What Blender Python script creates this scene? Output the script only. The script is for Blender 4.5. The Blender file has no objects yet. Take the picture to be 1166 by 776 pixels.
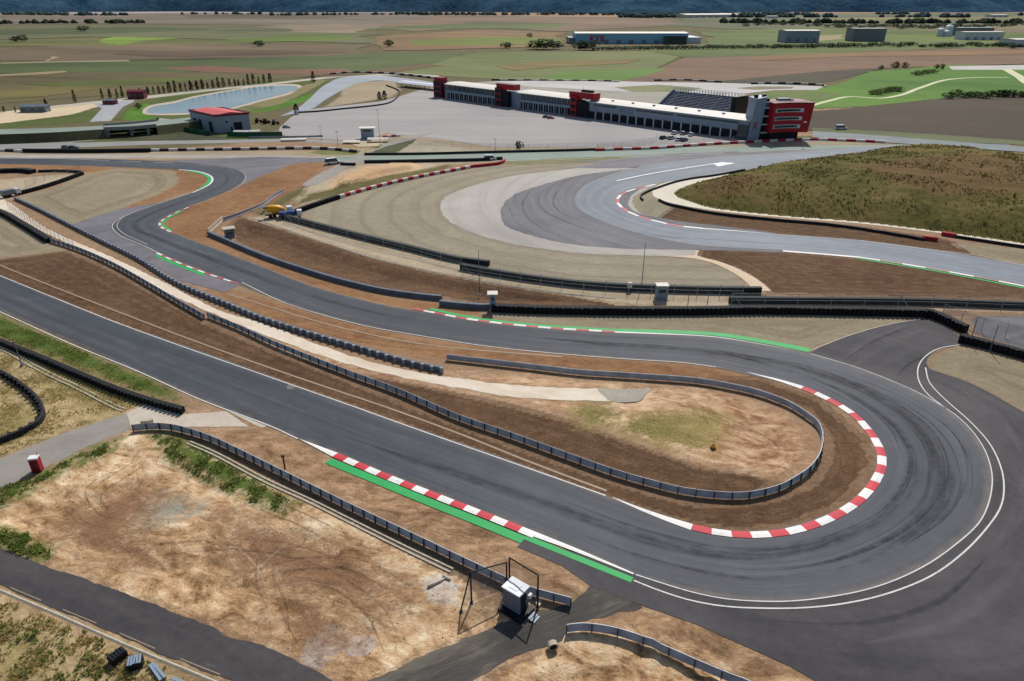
import bpy, math, random
import numpy as np
from mathutils import Vector, Matrix, noise as mnoise
from mathutils.geometry import tessellate_polygon
random.seed(7); RNG = np.random.default_rng(7)
scene = bpy.context.scene
COL = scene.collection

# ------------------------------------------------------------------ camera
FPX, CX, CY, HCAM = 788.0, 583.0, 388.0, 60.0
PITCH = math.radians(26.0)
SP, CP = math.sin(PITCH), math.cos(PITCH)
cam = bpy.data.cameras.new('camera'); cam_o = bpy.data.objects.new('camera', cam); COL.objects.link(cam_o)
cam_o.location = (0, 0, HCAM); cam_o.rotation_euler = (math.radians(64.0), 0, 0)
cam.sensor_width = 36; cam.lens = 36 * FPX / 1166; cam.clip_end = 40000; cam.clip_start = 0.5
scene.camera = cam_o

def G(px, py, h=0.0):
    """photo measurement -> ground position (metres) on the level z = h"""
    t = (py - CY) / FPX
    d = SP + CP * t
    d = max(d, 0.004)
    z = (HCAM - h) / d
    return Vector(((px - CX) / FPX * z, z * (CP - SP * t), h))
def P(pts, h=0.0): return [G(a, b, h) for a, b in pts]
def SC(py):                      # photo px per metre at ground row py
    return FPX * (SP + CP * (py - CY) / FPX) / HCAM

# ------------------------------------------------------------------ tags
def tag(o, label=None, cat=None, group=None, kind=None):
    if label: o['label'] = label
    if cat: o['category'] = cat
    if group: o['group'] = group
    if kind: o['kind'] = kind
    return o
def empty(name, loc, rz=0.0, label=None, cat=None, group=None):
    o = bpy.data.objects.new(name, None); COL.objects.link(o)
    o.location = loc; o.rotation_euler = (0, 0, rz); o.empty_display_size = 0.3
    return tag(o, label, cat, group)
def inst(src, parent, loc=None, rz=None, scale=None, name=None):
    o = src.copy(); COL.objects.link(o)
    o.parent = parent
    if name: o.name = name
    if loc is not None: o.location = loc
    if rz is not None: o.rotation_euler = (0, 0, rz)
    if scale is not None: o.scale = scale
    return o
def copy_tree(o, loc=None, rz=None, label=None, parent=None, scale=None):
    c = o.copy(); COL.objects.link(c); c.parent = parent
    if loc is not None: c.location = loc
    if rz is not None: c.rotation_euler = (0, 0, rz)
    if scale is not None: c.scale = scale
    if label: c['label'] = label
    for ch in list(o.children): copy_tree(ch, parent=c)
    return c

# ------------------------------------------------------------------ mesh builder
class MB:
    def __init__(s): s.v = []; s.f = []; s.m = []; s.uv = None
    def face(s, pts, m=0):
        b = len(s.v); s.v += [tuple(p) for p in pts]; s.f.append(tuple(range(b, b + len(pts)))); s.m.append(m)
    def box(s, c, d, m=0, rz=0.0, taper=1.0):
        cx, cy, cz = c; dx, dy, dz = d[0] / 2, d[1] / 2, d[2] / 2
        co, si = math.cos(rz), math.sin(rz); b = len(s.v)
        for sz in (-1, 1):
            k = taper if sz > 0 else 1.0
            for sx, sy in ((-1, -1), (1, -1), (1, 1), (-1, 1)):
                x, y = sx * dx * k, sy * dy * k
                s.v.append((cx + x * co - y * si, cy + x * si + y * co, cz + sz * dz))
        for q in ((0, 3, 2, 1), (4, 5, 6, 7), (0, 1, 5, 4), (1, 2, 6, 5), (2, 3, 7, 6), (3, 0, 4, 7)):
            s.f.append(tuple(b + i for i in q)); s.m.append(m)
    def tube(s, p0, p1, r0, r1=None, n=8, m=0, cap=True):
        r1 = r0 if r1 is None else r1
        p0, p1 = Vector(p0), Vector(p1); ax = (p1 - p0).normalized()
        u = ax.orthogonal().normalized(); w = ax.cross(u); b = len(s.v)
        for p, r in ((p0, r0), (p1, r1)):
            for i in range(n):
                a = 2 * math.pi * i / n; s.v.append(tuple(p + (u * math.cos(a) + w * math.sin(a)) * r))
        for i in range(n):
            j = (i + 1) % n; s.f.append((b + i, b + j, b + n + j, b + n + i)); s.m.append(m)
        if cap:
            s.f.append(tuple(b + i for i in range(n - 1, -1, -1))); s.m.append(m)
            s.f.append(tuple(b + n + i for i in range(n))); s.m.append(m)
    def lathe(s, p0, p1, prof, n=14, m=0):      # prof = [(t along, radius)...]
        p0, p1 = Vector(p0), Vector(p1); d = p1 - p0; ax = d.normalized()
        u = ax.orthogonal().normalized(); w = ax.cross(u); b = len(s.v)
        for t, r in prof:
            for i in range(n):
                a = 2 * math.pi * i / n; s.v.append(tuple(p0 + d * t + (u * math.cos(a) + w * math.sin(a)) * r))
        for k in range(len(prof) - 1):
            for i in range(n):
                j = (i + 1) % n
                s.f.append((b + k * n + i, b + k * n + j, b + (k + 1) * n + j, b + (k + 1) * n + i)); s.m.append(m)
        s.f.append(tuple(b + i for i in range(n - 1, -1, -1))); s.m.append(m)
        e = b + (len(prof) - 1) * n
        s.f.append(tuple(e + i for i in range(n))); s.m.append(m)
    def prism(s, poly, z0, z1, m=0):
        n = len(poly); b = len(s.v)
        for z in (z0, z1):
            for p in poly: s.v.append((p[0], p[1], z))
        s.f.append(tuple(b + n + i for i in range(n))); s.m.append(m)
        s.f.append(tuple(b + i for i in range(n - 1, -1, -1))); s.m.append(m)
        for i in range(n):
            j = (i + 1) % n; s.f.append((b + i, b + j, b + n + j, b + n + i)); s.m.append(m)
    def xprism(s, prof, x0, x1, m=0):           # profile in (y,z) pushed along x
        n = len(prof); b = len(s.v)
        for x in (x0, x1):
            for p in prof: s.v.append((x, p[0], p[1]))
        s.f.append(tuple(b + n + i for i in range(n))); s.m.append(m)
        s.f.append(tuple(b + i for i in range(n - 1, -1, -1))); s.m.append(m)
        for i in range(n):
            j = (i + 1) % n; s.f.append((b + i, b + j, b + n + j, b + n + i)); s.m.append(m)
    def build(s, name, mats, parent=None, loc=None, smooth=False, link=True, bevel=0):
        me = bpy.data.meshes.new(name); me.from_pydata(s.v, [], s.f)
        if not isinstance(mats, (list, tuple)): mats = [mats]
        for m in mats: me.materials.append(m)
        if len(mats) > 1: me.polygons.foreach_set('material_index', s.m)
        if smooth: me.polygons.foreach_set('use_smooth', [True] * len(s.f))
        if s.uv is not None:
            ul = me.uv_layers.new(name='UVMap'); idx = [0] * len(me.loops); me.loops.foreach_get('vertex_index', idx)
            arr = np.array(s.uv, dtype=np.float32)[np.array(idx)]; ul.data.foreach_set('uv', arr.ravel())
        me.update()
        o = bpy.data.objects.new(name, me)
        if link: COL.objects.link(o)
        if parent is not None: o.parent = parent
        if loc is not None: o.location = loc
        if bevel:
            md = o.modifiers.new('bevel', 'BEVEL'); md.width = bevel; md.segments = 2
        return o

# ------------------------------------------------------------------ curves
def smooth(pts, step=2.0, closed=False):
    pts = [Vector(p) for p in pts]; n = len(pts); out = []
    rng = range(n) if closed else range(n - 1)
    for i in rng:
        if closed: a, b, c, d = pts[(i - 1) % n], pts[i], pts[(i + 1) % n], pts[(i + 2) % n]
        else:
            b, c = pts[i], pts[i + 1]
            a = pts[i - 1] if i > 0 else b * 2 - c
            d = pts[i + 2] if i + 2 < n else c * 2 - b
        k = max(2, int((c - b).length / step))
        # centripetal catmull-rom
        t0 = 0.0; t1 = t0 + max((b - a).length, 1e-3) ** .5; t2 = t1 + max((c - b).length, 1e-3) ** .5; t3 = t2 + max((d - c).length, 1e-3) ** .5
        for j in range(k):
            t = t1 + (t2 - t1) * j / k
            A1 = a * ((t1 - t) / (t1 - t0)) + b * ((t - t0) / (t1 - t0))
            A2 = b * ((t2 - t) / (t2 - t1)) + c * ((t - t1) / (t2 - t1))
            A3 = c * ((t3 - t) / (t3 - t2)) + d * ((t - t2) / (t3 - t2))
            B1 = A1 * ((t2 - t) / (t2 - t0)) + A2 * ((t - t0) / (t2 - t0))
            B2 = A2 * ((t3 - t) / (t3 - t1)) + A3 * ((t - t1) / (t3 - t1))
            out.append(B1 * ((t2 - t) / (t2 - t1)) + B2 * ((t - t1) / (t2 - t1)))
    if not closed: out.append(pts[-1])
    return out
def resample(pts, step, exact=True):
    L = [0.0]
    for a, b in zip(pts, pts[1:]): L.append(L[-1] + (b - a).length)
    tot = L[-1]; n = max(1, round(tot / step)) if exact else max(1, int(tot / step))
    st = tot / n if exact else step
    out = []; j = 0
    for i in range(n + 1):
        d = min(i * st, tot)
        while j < len(L) - 2 and L[j + 1] < d: j += 1
        seg = L[j + 1] - L[j]
        out.append(pts[j].lerp(pts[j + 1], 0 if seg < 1e-9 else (d - L[j]) / seg))
    return out
def normals(pts):
    out = []
    for i in range(len(pts)):
        a = pts[max(0, i - 1)]; b = pts[min(len(pts) - 1, i + 1)]
        d = (b - a); d.z = 0; d = d.normalized() if d.length > 1e-9 else Vector((1, 0, 0))
        out.append(Vector((-d.y, d.x, 0)))     # left of travel
    return out

# ------------------------------------------------------------------ materials
def lin(c):
    r = []
    for x in c[:3]:
        x = x / 255.0
        r.append((x / 12.92 if x <= .04045 else ((x + .055) / 1.055) ** 2.4))
    return r
def alb(c, k=0.88): return tuple(min(.9, x * k) for x in lin(c)) + (1,)
class NT:
    def __init__(s, name):
        s.mat = bpy.data.materials.new(name); s.mat.use_nodes = True; s.t = s.mat.node_tree; s.t.nodes.clear()
        s.out = s.n('ShaderNodeOutputMaterial'); s.bs = s.n('ShaderNodeBsdfPrincipled'); s.l(s.bs.outputs[0], s.out.inputs[0])
        s.bs.inputs['Specular IOR Level'].default_value = 0.25
    def n(s, t, **k):
        x = s.t.nodes.new(t)
        for a, b in k.items(): setattr(x, a, b)
        return x
    def l(s, a, b): s.t.links.new(a, b)
    def pos(s):
        if not hasattr(s, '_p'): s._p = s.n('ShaderNodeNewGeometry').outputs['Position']
        return s._p
    def mapping(s, vec, scale=(1, 1, 1), rz=0.0, loc=(0, 0, 0)):
        a = s.n('ShaderNodeMapping'); a.vector_type = 'POINT'
        a.inputs['Rotation'].default_value = (0, 0, rz)
        b = s.n('ShaderNodeMapping'); b.inputs['Scale'].default_value = scale; b.inputs['Location'].default_value = loc
        s.l(vec, a.inputs[0]); s.l(a.outputs[0], b.inputs[0]); return b.outputs[0]
    def noise(s, vec, scale, detail=4, rough=.55, dist=0.0):
        x = s.n('ShaderNodeTexNoise'); x.inputs['Scale'].default_value = scale; x.inputs['Detail'].default_value = detail
        x.inputs['Roughness'].default_value = rough; x.inputs['Distortion'].default_value = dist
        s.l(vec, x.inputs['Vector']); return x.outputs[0]
    def math(s, op, a, b=None, c=None, clamp=False):
        x = s.n('ShaderNodeMath', operation=op); x.use_clamp = clamp
        for i, q in enumerate((a, b, c)):
            if q is None: continue
            if isinstance(q, (int, float)): x.inputs[i].default_value = q
            else: s.l(q, x.inputs[i])
        return x.outputs[0]
    def rng(s, v, a, b, c=0.0, d=1.0, smooth=False):
        x = s.n('ShaderNodeMapRange'); x.interpolation_type = 'SMOOTHSTEP' if smooth else 'LINEAR'
        s.l(v, x.inputs[0])
        for i, q in enumerate((a, b, c, d)): x.inputs[i + 1].default_value = q
        return x.outputs[0]
    def mix(s, f, a, b, mode='MIX'):
        x = s.n('ShaderNodeMix', data_type='RGBA', blend_type=mode); x.clamp_factor = True
        if isinstance(f, (int, float)): x.inputs[0].default_value = f
        else: s.l(f, x.inputs[0])
        for i, q in ((6, a), (7, b)):
            if isinstance(q, tuple): x.inputs[i].default_value = q
            else: s.l(q, x.inputs[i])
        return x.outputs[2]
    def ramp(s, v, stops):
        x = s.n('ShaderNodeValToRGB'); e = x.color_ramp.elements
        while len(e) < len(stops): e.new(.5)
        for q, (p, c) in zip(e, stops): q.position = p; q.color = c
        s.l(v, x.inputs[0]); return x.outputs[0]
    def attr(s, name):
        x = s.n('ShaderNodeAttribute'); x.attribute_name = name; return x.outputs['Fac']
    def bump(s, h, strength=.5, dist=.1):
        x = s.n('ShaderNodeBump'); x.inputs['Strength'].default_value = strength; x.inputs['Distance'].default_value = dist
        s.l(h, x.inputs['Height']); s.l(x.outputs[0], s.bs.inputs['Normal'])
    def col(s, c):
        if isinstance(c, tuple): s.bs.inputs['Base Color'].default_value = c
        else: s.l(c, s.bs.inputs['Base Color'])
    def rough(s, r):
        if isinstance(r, (int, float)): s.bs.inputs['Roughness'].default_value = r
        else: s.l(r, s.bs.inputs['Roughness'])

def ground_mat(name, c1, c2, big=.03, mid=.35, fine=3.0, stretch=1.0, rz=0.0, rough=.9, bump=.3, c3=None, spec=.15):
    """soil / field / concrete: three scales of noise, optional direction"""
    t = NT(name); p = t.pos(); q = t.mapping(p, (1 / stretch, 1, 1), rz) if stretch != 1 else p
    a = t.noise(p, big, 5, .6, .6); b = t.noise(q, mid, 6, .65, .4); c = t.noise(q, fine, 4, .6)
    m = t.math('ADD', t.math('MULTIPLY', a, .45), t.math('MULTIPLY', b, .38)); m = t.math('ADD', m, t.math('MULTIPLY', c, .17))
    st = [(.36, alb(c1)), (.64, alb(c2))]
    if c3: st = [(.33, alb(c1)), (.5, alb(c2)), (.66, alb(c3))]
    t.col(t.ramp(m, st)); t.rough(rough); t.bs.inputs['Specular IOR Level'].default_value = spec
    if bump: t.bump(t.math('ADD', b, c), bump, .15)
    return t.mat
def asphalt_uv(name, c_dark, c_light, rough=.75, marks=.5, bright=None):
    """UV in metres: u along the track, v across -> streaks run with the traffic"""
    t = NT(name); uv = t.n('ShaderNodeUVMap').outputs[0]; p = t.pos()
    s1 = t.noise(t.mapping(uv, (.012, .55, 1)), 1.0, 5, .6, .35)
    s2 = t.noise(t.mapping(uv, (.03, 2.2, 1), loc=(7, 3, 0)), 1.0, 4, .65, .5)
    big = t.noise(p, .018, 4, .55, .5); mid = t.noise(p, .22, 5, .65); fine = t.noise(p, 9.0, 3, .7)
    m = t.math('ADD', t.math('MULTIPLY', s1, .32), t.math('MULTIPLY', s2, .08))
    m = t.math('ADD', m, t.math('MULTIPLY', big, .34)); m = t.math('ADD', m, t.math('MULTIPLY', mid, .16))
    m = t.math('ADD', m, t.math('MULTIPLY', fine, .10))
    base = t.ramp(m, [(.38, alb(c_dark)), (.5, alb(tuple((a + b) / 2 for a, b in zip(c_dark, c_light)))), (.60, alb(c_light))])
    if bright:      # polished, paler surface through the corner
        d = t.n('ShaderNodeVectorMath', operation='DISTANCE'); t.l(p, d.inputs[0]); d.inputs[1].default_value = bright[0]
        base = t.mix(t.rng(d.outputs['Value'], bright[1], bright[2], bright[3], 0, True), base, t.mix(t.rng(m, .38, .62), alb((66, 68, 75)), alb((106, 108, 115))))
    k = t.rng(t.noise(t.mapping(uv, (.018, 2.9, 1), loc=(31, 11, 0)), 1.0, 3, .6, .8), .60, .70, 0, marks, True)
    k = t.math('MULTIPLY', k, t.rng(t.noise(t.mapping(uv, (.02, .05, 1), loc=(3, 71, 0)), 1.0, 2), .45, .6, 0, 1, True))
    dust = t.rng(t.noise(t.mapping(uv, (.06, .5, 1), loc=(91, 5, 0)), 1.0, 6, .7, .6), .60, .82, 0, .38, True)
    c = t.mix(k, base, alb((38, 39, 44))); c = t.mix(dust, c, alb((140, 134, 128)))
    sp = t.n('ShaderNodeSeparateXYZ'); t.l(uv, sp.inputs[0]); av = t.math('ABSOLUTE', t.math('SUBTRACT', sp.outputs[1], 6.5))
    e = t.math('ADD', av, t.math('MULTIPLY', t.math('SUBTRACT', t.noise(p, .35, 5, .7), .5), 3.0)); c = t.mix(t.rng(e, 5.3, 7.2, 0, .55, True), c, alb((138, 120, 102)))
    seam = t.math('ABSOLUTE', t.math('SUBTRACT', t.math('FRACT', t.math('DIVIDE', t.math('ADD', sp.outputs[1], t.math('MULTIPLY', t.noise(t.mapping(uv, (.02, .1, 1)), 1, 2), .35)), 4.33)), .5))
    c = t.mix(t.rng(seam, .0, .016, .42, 0), c, alb((34, 35, 38)))
    t.col(c); t.rough(rough); t.bs.inputs['Specular IOR Level'].default_value = .3; t.bump(fine, .12, .02)
    return t.mat
def asphalt(name, c_dark, c_light, stretch=6, rz=0.0, rough=.8, dust=(140, 134, 128), dk=.35, polar=None, marks=0):
    t = NT(name); p = t.pos(); q = t.mapping(p, (1 / stretch, 1, 1), rz)
    if polar:       # wear follows the bend: coordinates are (angle, radius) about the centre of the corner
        sub = t.n('ShaderNodeVectorMath', operation='SUBTRACT'); t.l(p, sub.inputs[0]); sub.inputs[1].default_value = (polar[0], polar[1], 0)
        mp = t.mapping(sub.outputs[0], (1, polar[3], 1), polar[2]); sx = t.n('ShaderNodeSeparateXYZ'); t.l(mp, sx.inputs[0])
        ang = t.math('MULTIPLY', t.math('ARCTAN2', sx.outputs[0], t.math('MULTIPLY', sx.outputs[1], -1)), 7.0)
        ln = t.n('ShaderNodeVectorMath', operation='LENGTH'); t.l(mp, ln.inputs[0]); cb = t.n('ShaderNodeCombineXYZ'); t.l(ang, cb.inputs[0]); t.l(ln.outputs['Value'], cb.inputs[1]); q = cb.outputs[0]
    a = t.noise(q, .22, 6, .65, .5); big = t.noise(p, .03, 4, .6, .6); fine = t.noise(p, 8.0, 3, .7); m3 = t.noise(p, .7, 5, .7)
    m = t.math('ADD', t.math('MULTIPLY', a, .35), t.math('MULTIPLY', big, .35)); m = t.math('ADD', m, t.math('MULTIPLY', m3, .2)); m = t.math('ADD', m, t.math('MULTIPLY', fine, .1))
    c = t.ramp(m, [(.38, alb(c_dark)), (.62, alb(c_light))])
    d = t.rng(t.noise(q, .5, 6, .75, 1.0), .58, .8, 0, dk, True)
    c = t.mix(d, c, alb(dust))
    if marks:
        k1 = t.rng(t.noise(t.mapping(q, (.28, 1, 1), loc=(5, 9, 0)), .42, 4, .6, .5), .55, .68, 0, marks, True)
        c = t.mix(k1, c, alb((62, 62, 68)))
    t.col(c); t.rough(rough); t.bump(fine, .15, .02); return t.mat
def paint(name, c, wear=.25, rough=.6, under=(90, 90, 92)):
    t = NT(name); p = t.pos(); n = t.noise(p, 1.8, 6, .75, .4); f = t.rng(n, .5, .75, 0, wear, True)
    big = t.noise(p, .2, 3); c0 = t.mix(t.rng(big, .35, .65), alb(c, .82), alb(c, .95))
    sc = t.rng(t.noise(t.mapping(p, (.5, 2.2, 1), .5), 1.1, 5, .7, .6), .55, .74, 0, .34 if wear < .5 else .2, True)
    c1 = t.mix(f, c0, alb(under)); t.col(t.mix(sc, c1, alb((70, 66, 64)))); t.rough(rough); t.bump(n, .2, .03); return t.mat
def plain(name, c, rough=.6, metal=0.0, var=.18, sc=.8, bump=0, spec=.3):
    t = NT(name); p = t.pos(); n = t.noise(p, sc, 5, .65)
    lo = tuple(x * (1 - var) for x in alb(c)[:3]) + (1,); hi = tuple(min(.95, x * (1 + var)) for x in alb(c)[:3]) + (1,)
    t.col(t.mix(t.rng(n, .3, .7), lo, hi)); t.rough(rough); t.bs.inputs['Metallic'].default_value = metal
    t.bs.inputs['Specular IOR Level'].default_value = spec
    if bump: t.bump(t.noise(p, sc * 6, 4), bump, .05)
    return t.mat
def net_mat(name, c, dens):
    t = NT(name); tr = t.n('ShaderNodeBsdfTransparent'); mx = t.n('ShaderNodeMixShader')
    t.col(alb(c)); t.rough(.8)
    n = t.noise(t.pos(), .8, 3); f = t.rng(n, .3, .7, dens * .7, dens * 1.3)
    t.l(f, mx.inputs[0]); t.l(tr.outputs[0], mx.inputs[1]); t.l(t.bs.outputs[0], mx.inputs[2]); t.l(mx.outputs[0], t.out.inputs[0])
    return t.mat
def foliage(name, c1, c2, sc=.6, tr=.45):
    t = NT(name); p = t.pos(); n = t.noise(p, sc, 5, .7)
    c = t.ramp(n, [(.34, alb(c1)), (.66, alb(c2))]); t.col(c); t.rough(.85); t.bs.inputs['Specular IOR Level'].default_value = .1
    tl = t.n('ShaderNodeBsdfTranslucent'); t.l(c, tl.inputs[0]); mx = t.n('ShaderNodeMixShader'); mx.inputs[0].default_value = tr
    t.l(t.bs.outputs[0], mx.inputs[1]); t.l(tl.outputs[0], mx.inputs[2]); t.l(mx.outputs[0], t.out.inputs[0])
    return t.mat

M = {}
LC0 = G(905, 228)
HC = G(950, 520)
M['track'] = asphalt_uv('track asphalt', (48, 53, 60), (80, 85, 93), marks=.6, bright=((HC.x + 8, HC.y, 0), 30, 75, .75))
M['loop'] = asphalt_uv('pale track asphalt', (100, 108, 118), (140, 147, 156), marks=.2)
M['kart'] = asphalt('small track asphalt', (140, 148, 156), (168, 174, 180), 3, 0)
M['runoff'] = asphalt('run-off asphalt', (54, 52, 56), (92, 88, 90), 7, math.radians(-35), dk=.3, dust=(128, 122, 122), polar=(HC.x - 6, HC.y + 2, 0, 1), marks=.35)
M['runoff2'] = asphalt('pale run-off asphalt', (92, 90, 95), (134, 131, 135), 5, math.radians(-25), dk=.3)
LC = G(905, 228)
M['dark_runoff'] = asphalt('dark skid asphalt', (86, 86, 91), (126, 124, 128), 5, 0, dk=.3, dust=(160, 156, 152), polar=(LC.x, LC.y, 0, 1.15), marks=.6)
M['apron'] = asphalt('concrete apron', (154, 148, 141), (184, 177, 168), 3, 0, dk=.1, polar=(LC0.x, LC0.y, 0, 1.15), marks=.12)
M['old_road'] = asphalt('old asphalt', (50, 48, 51), (90, 86, 86), 5, math.radians(24), dk=.45)
M['access'] = asphalt('grey access road', (136, 130, 124), (166, 158, 149), 3, math.radians(-25), dk=.2)
M['gravel_way'] = ground_mat('gravel way', (58, 56, 54), (84, 80, 76), .08, .5, 4, 7, math.radians(-28), c3=(132, 124, 108), bump=.6)
M['concrete'] = ground_mat('bare concrete', (180, 168, 150), (214, 203, 188), .05, .5, 4, bump=.1)
M['paddock'] = ground_mat('paddock concrete', (152, 147, 146), (176, 171, 168), .012, .06, .8, 9, math.radians(4), bump=.05)
M['sandway'] = ground_mat('sand service road', (206, 188, 164), (238, 226, 208), .06, .5, 3, 3, math.radians(22), bump=.25)
M['backroad'] = asphalt('back straight asphalt', (104, 112, 116), (134, 141, 142), 8, 0, dk=.25)
M['greenroad'] = asphalt('grey green asphalt', (118, 134, 122), (146, 158, 146), 8, 0, dk=.2)
M['white'] = paint('white paint', (236, 234, 230), .35)
M['line'] = paint('worn white line', (214, 212, 208), .55)
M['paleline'] = paint('pale concrete edging', (160, 138, 114), .8, under=(120, 94, 72))
M['red'] = paint('red paint', (204, 46, 62), .32)
M['dullred'] = paint('faded red paint', (196, 88, 92), .45)
M['green'] = paint('green paint', (30, 168, 84), .3, under=(60, 120, 80))
M['rail'] = plain('galvanised rail', (192, 193, 198), .5, .15, .25, .5)
M['railpost'] = plain('dark steel post', (52, 58, 68), .6, .4)
M['tyre'] = plain('tyre rubber', (30, 30, 33), .85, 0, .4, 2.0, .5)
M['belt'] = plain('black rubber belt', (34, 36, 42), .75, 0, .3, .7)
M['greenbelt'] = plain('dark green belt', (34, 46, 48), .75, 0, .3, .5)
M['greybelt'] = plain('grey belt', (96, 106, 120), .7, 0, .25, .4)
M['greytyre'] = plain('grey faced tyres', (150, 150, 154), .7, 0, .3, 1.2)
M['redtyre'] = plain('red painted tyres', (176, 34, 48), .7, 0, .25, 1.5)
M['whitetyre'] = plain('white painted tyres', (222, 214, 210), .7, 0, .2, 1.5)
M['darktyre'] = plain('dark tyres', (58, 40, 46), .8, 0, .2, 1.5)
M['galv'] = plain('galvanised pole', (168, 172, 178), .5, .4)
M['net'] = net_mat('catch net', (120, 122, 128), .16)
M['net2'] = net_mat('dense net', (150, 150, 156), .3)
M['clad'] = plain('blue grey cladding', (140, 156, 174), .5, .1, .08, .2)
M['clad2'] = plain('pale wall', (206, 212, 220), .6, 0, .08, .2)
M['roofw'] = plain('white roof', (218, 212, 202), .6, 0, .06, .1)
M['glass'] = plain('dark glazing', (44, 66, 78), .15, .2, .2, .3, spec=.6)
M['glass2'] = plain('mid glazing', (96, 124, 140), .2, .2, .2, .3, spec=.6)
M['dark'] = plain('dark opening', (26, 32, 42), .8)
M['redwall'] = plain('red cladding', (168, 24, 40), .45, 0, .12, .2)
M['redroof'] = plain('red roof sheet', (214, 92, 92), .6, 0, .12, .15)
M['darkred'] = plain('dark red', (110, 24, 42), .5, 0, .15, .3)
M['steel'] = plain('grey steel', (118, 128, 140), .5, .3, .15, .3)
M['stand'] = plain('grandstand seats', (92, 104, 124), .7, 0, .2, .3)
M['blacksteel'] = plain('black steel', (30, 32, 38), .5, .3)
M['kioskwall'] = plain('kiosk wall', (122, 134, 154), .5, .1, .08, .6)
M['kioskroof'] = plain('kiosk roof', (236, 236, 238), .5, 0, .05, .6)
M['yellow'] = plain('yellow drum', (236, 168, 36), .4, 0, .12, .8)
M['blue'] = plain('blue paint', (40, 70, 130), .4)
M['lightblue'] = plain('light blue', (132, 184, 214), .5, 0, .08, .02)
M['carwhite'] = plain('car white', (226, 228, 232), .25, 0, .05, .5, spec=.6)
M['carsilver'] = plain('car silver', (160, 166, 174), .3, .5, .05, .5, spec=.6)
M['cardark'] = plain('car dark', (46, 50, 60), .3, 0, .1, .5, spec=.6)
M['carred'] = plain('car red', (158, 26, 38), .3, 0, .1, .5, spec=.6)
M['tarp'] = plain('green tarpaulin', (22, 84, 60), .7, 0, .25, .3)
M['conc'] = plain('weathered concrete', (186, 176, 158), .85, 0, .2, 1.5, .3)
M['stone'] = plain('pale stone', (178, 150, 122), .9, 0, .25, 1.0, .3)
M['leafdark'] = foliage('dark leaves', (34, 48, 28), (70, 86, 50), .9)
M['grassblade'] = foliage('grass blades', (100, 118, 54), (156, 166, 90), .7, .5)
M['leafmid'] = foliage('mid leaves', (62, 76, 36), (110, 120, 60), .9)
M['leafdry'] = foliage('dry leaves', (168, 152, 92), (214, 196, 140), .5, .5)
M['scrub'] = foliage('knoll scrub', (78, 80, 40), (126, 114, 68), .08)
M['scrubdark'] = foliage('dark knoll scrub', (58, 64, 34), (92, 92, 52), .2)
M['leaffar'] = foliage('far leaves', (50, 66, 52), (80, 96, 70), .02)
M['woodblue'] = foliage('hazy woods', (62, 84, 86), (92, 114, 112), .01, .3)  # leaf colours shifted to blue to stand for distance haze
M['bark'] = plain('bark', (84, 66, 50), .9)
def water_mat():
    t = NT('pond water'); p = t.pos(); n = t.noise(t.mapping(p, (.4, 1, 1)), .6, 4, .6); big = t.noise(p, .02, 3)
    t.col(t.mix(t.rng(big, .35, .65), alb((98, 126, 142)), alb((122, 146, 156)))); t.rough(.22); t.bs.inputs['Specular IOR Level'].default_value = .35
    t.bump(n, .02, .05); return t.mat
M['water'] = water_mat()

# ------------------------------------------------------------------ flat sheets and ribbons
def sheet(name, pts, z, mat, kind='structure', label=None, jag=0.0, seed=0):
    pts = [Vector(p) for p in pts]
    if jag:
        pts = resample(pts + [pts[0]], max(.7, jag * 1.5))[:-1]; nn = normals(pts)
        pts = [p + n * (jag * (mnoise.noise(Vector((p.x * .35 + seed, p.y * .35, 0))) + .5 * mnoise.noise(Vector((p.x * 1.3, p.y * 1.3, seed))))) for p, n in zip(pts, nn)]
    v = [(p.x, p.y, z) for p in pts]
    tris = tessellate_polygon([[Vector(a) for a in v]])
    f = []
    for t in tris:
        a, b, c = (Vector(v[i]) for i in t)
        f.append(tuple(t) if (b - a).cross(c - a).z > 0 else tuple(reversed(t)))
    me = bpy.data.meshes.new(name); me.from_pydata(v, [], f); me.materials.append(mat); me.update()
    o = bpy.data.objects.new(name, me); COL.objects.link(o); tag(o, label, kind=kind); return o
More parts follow.
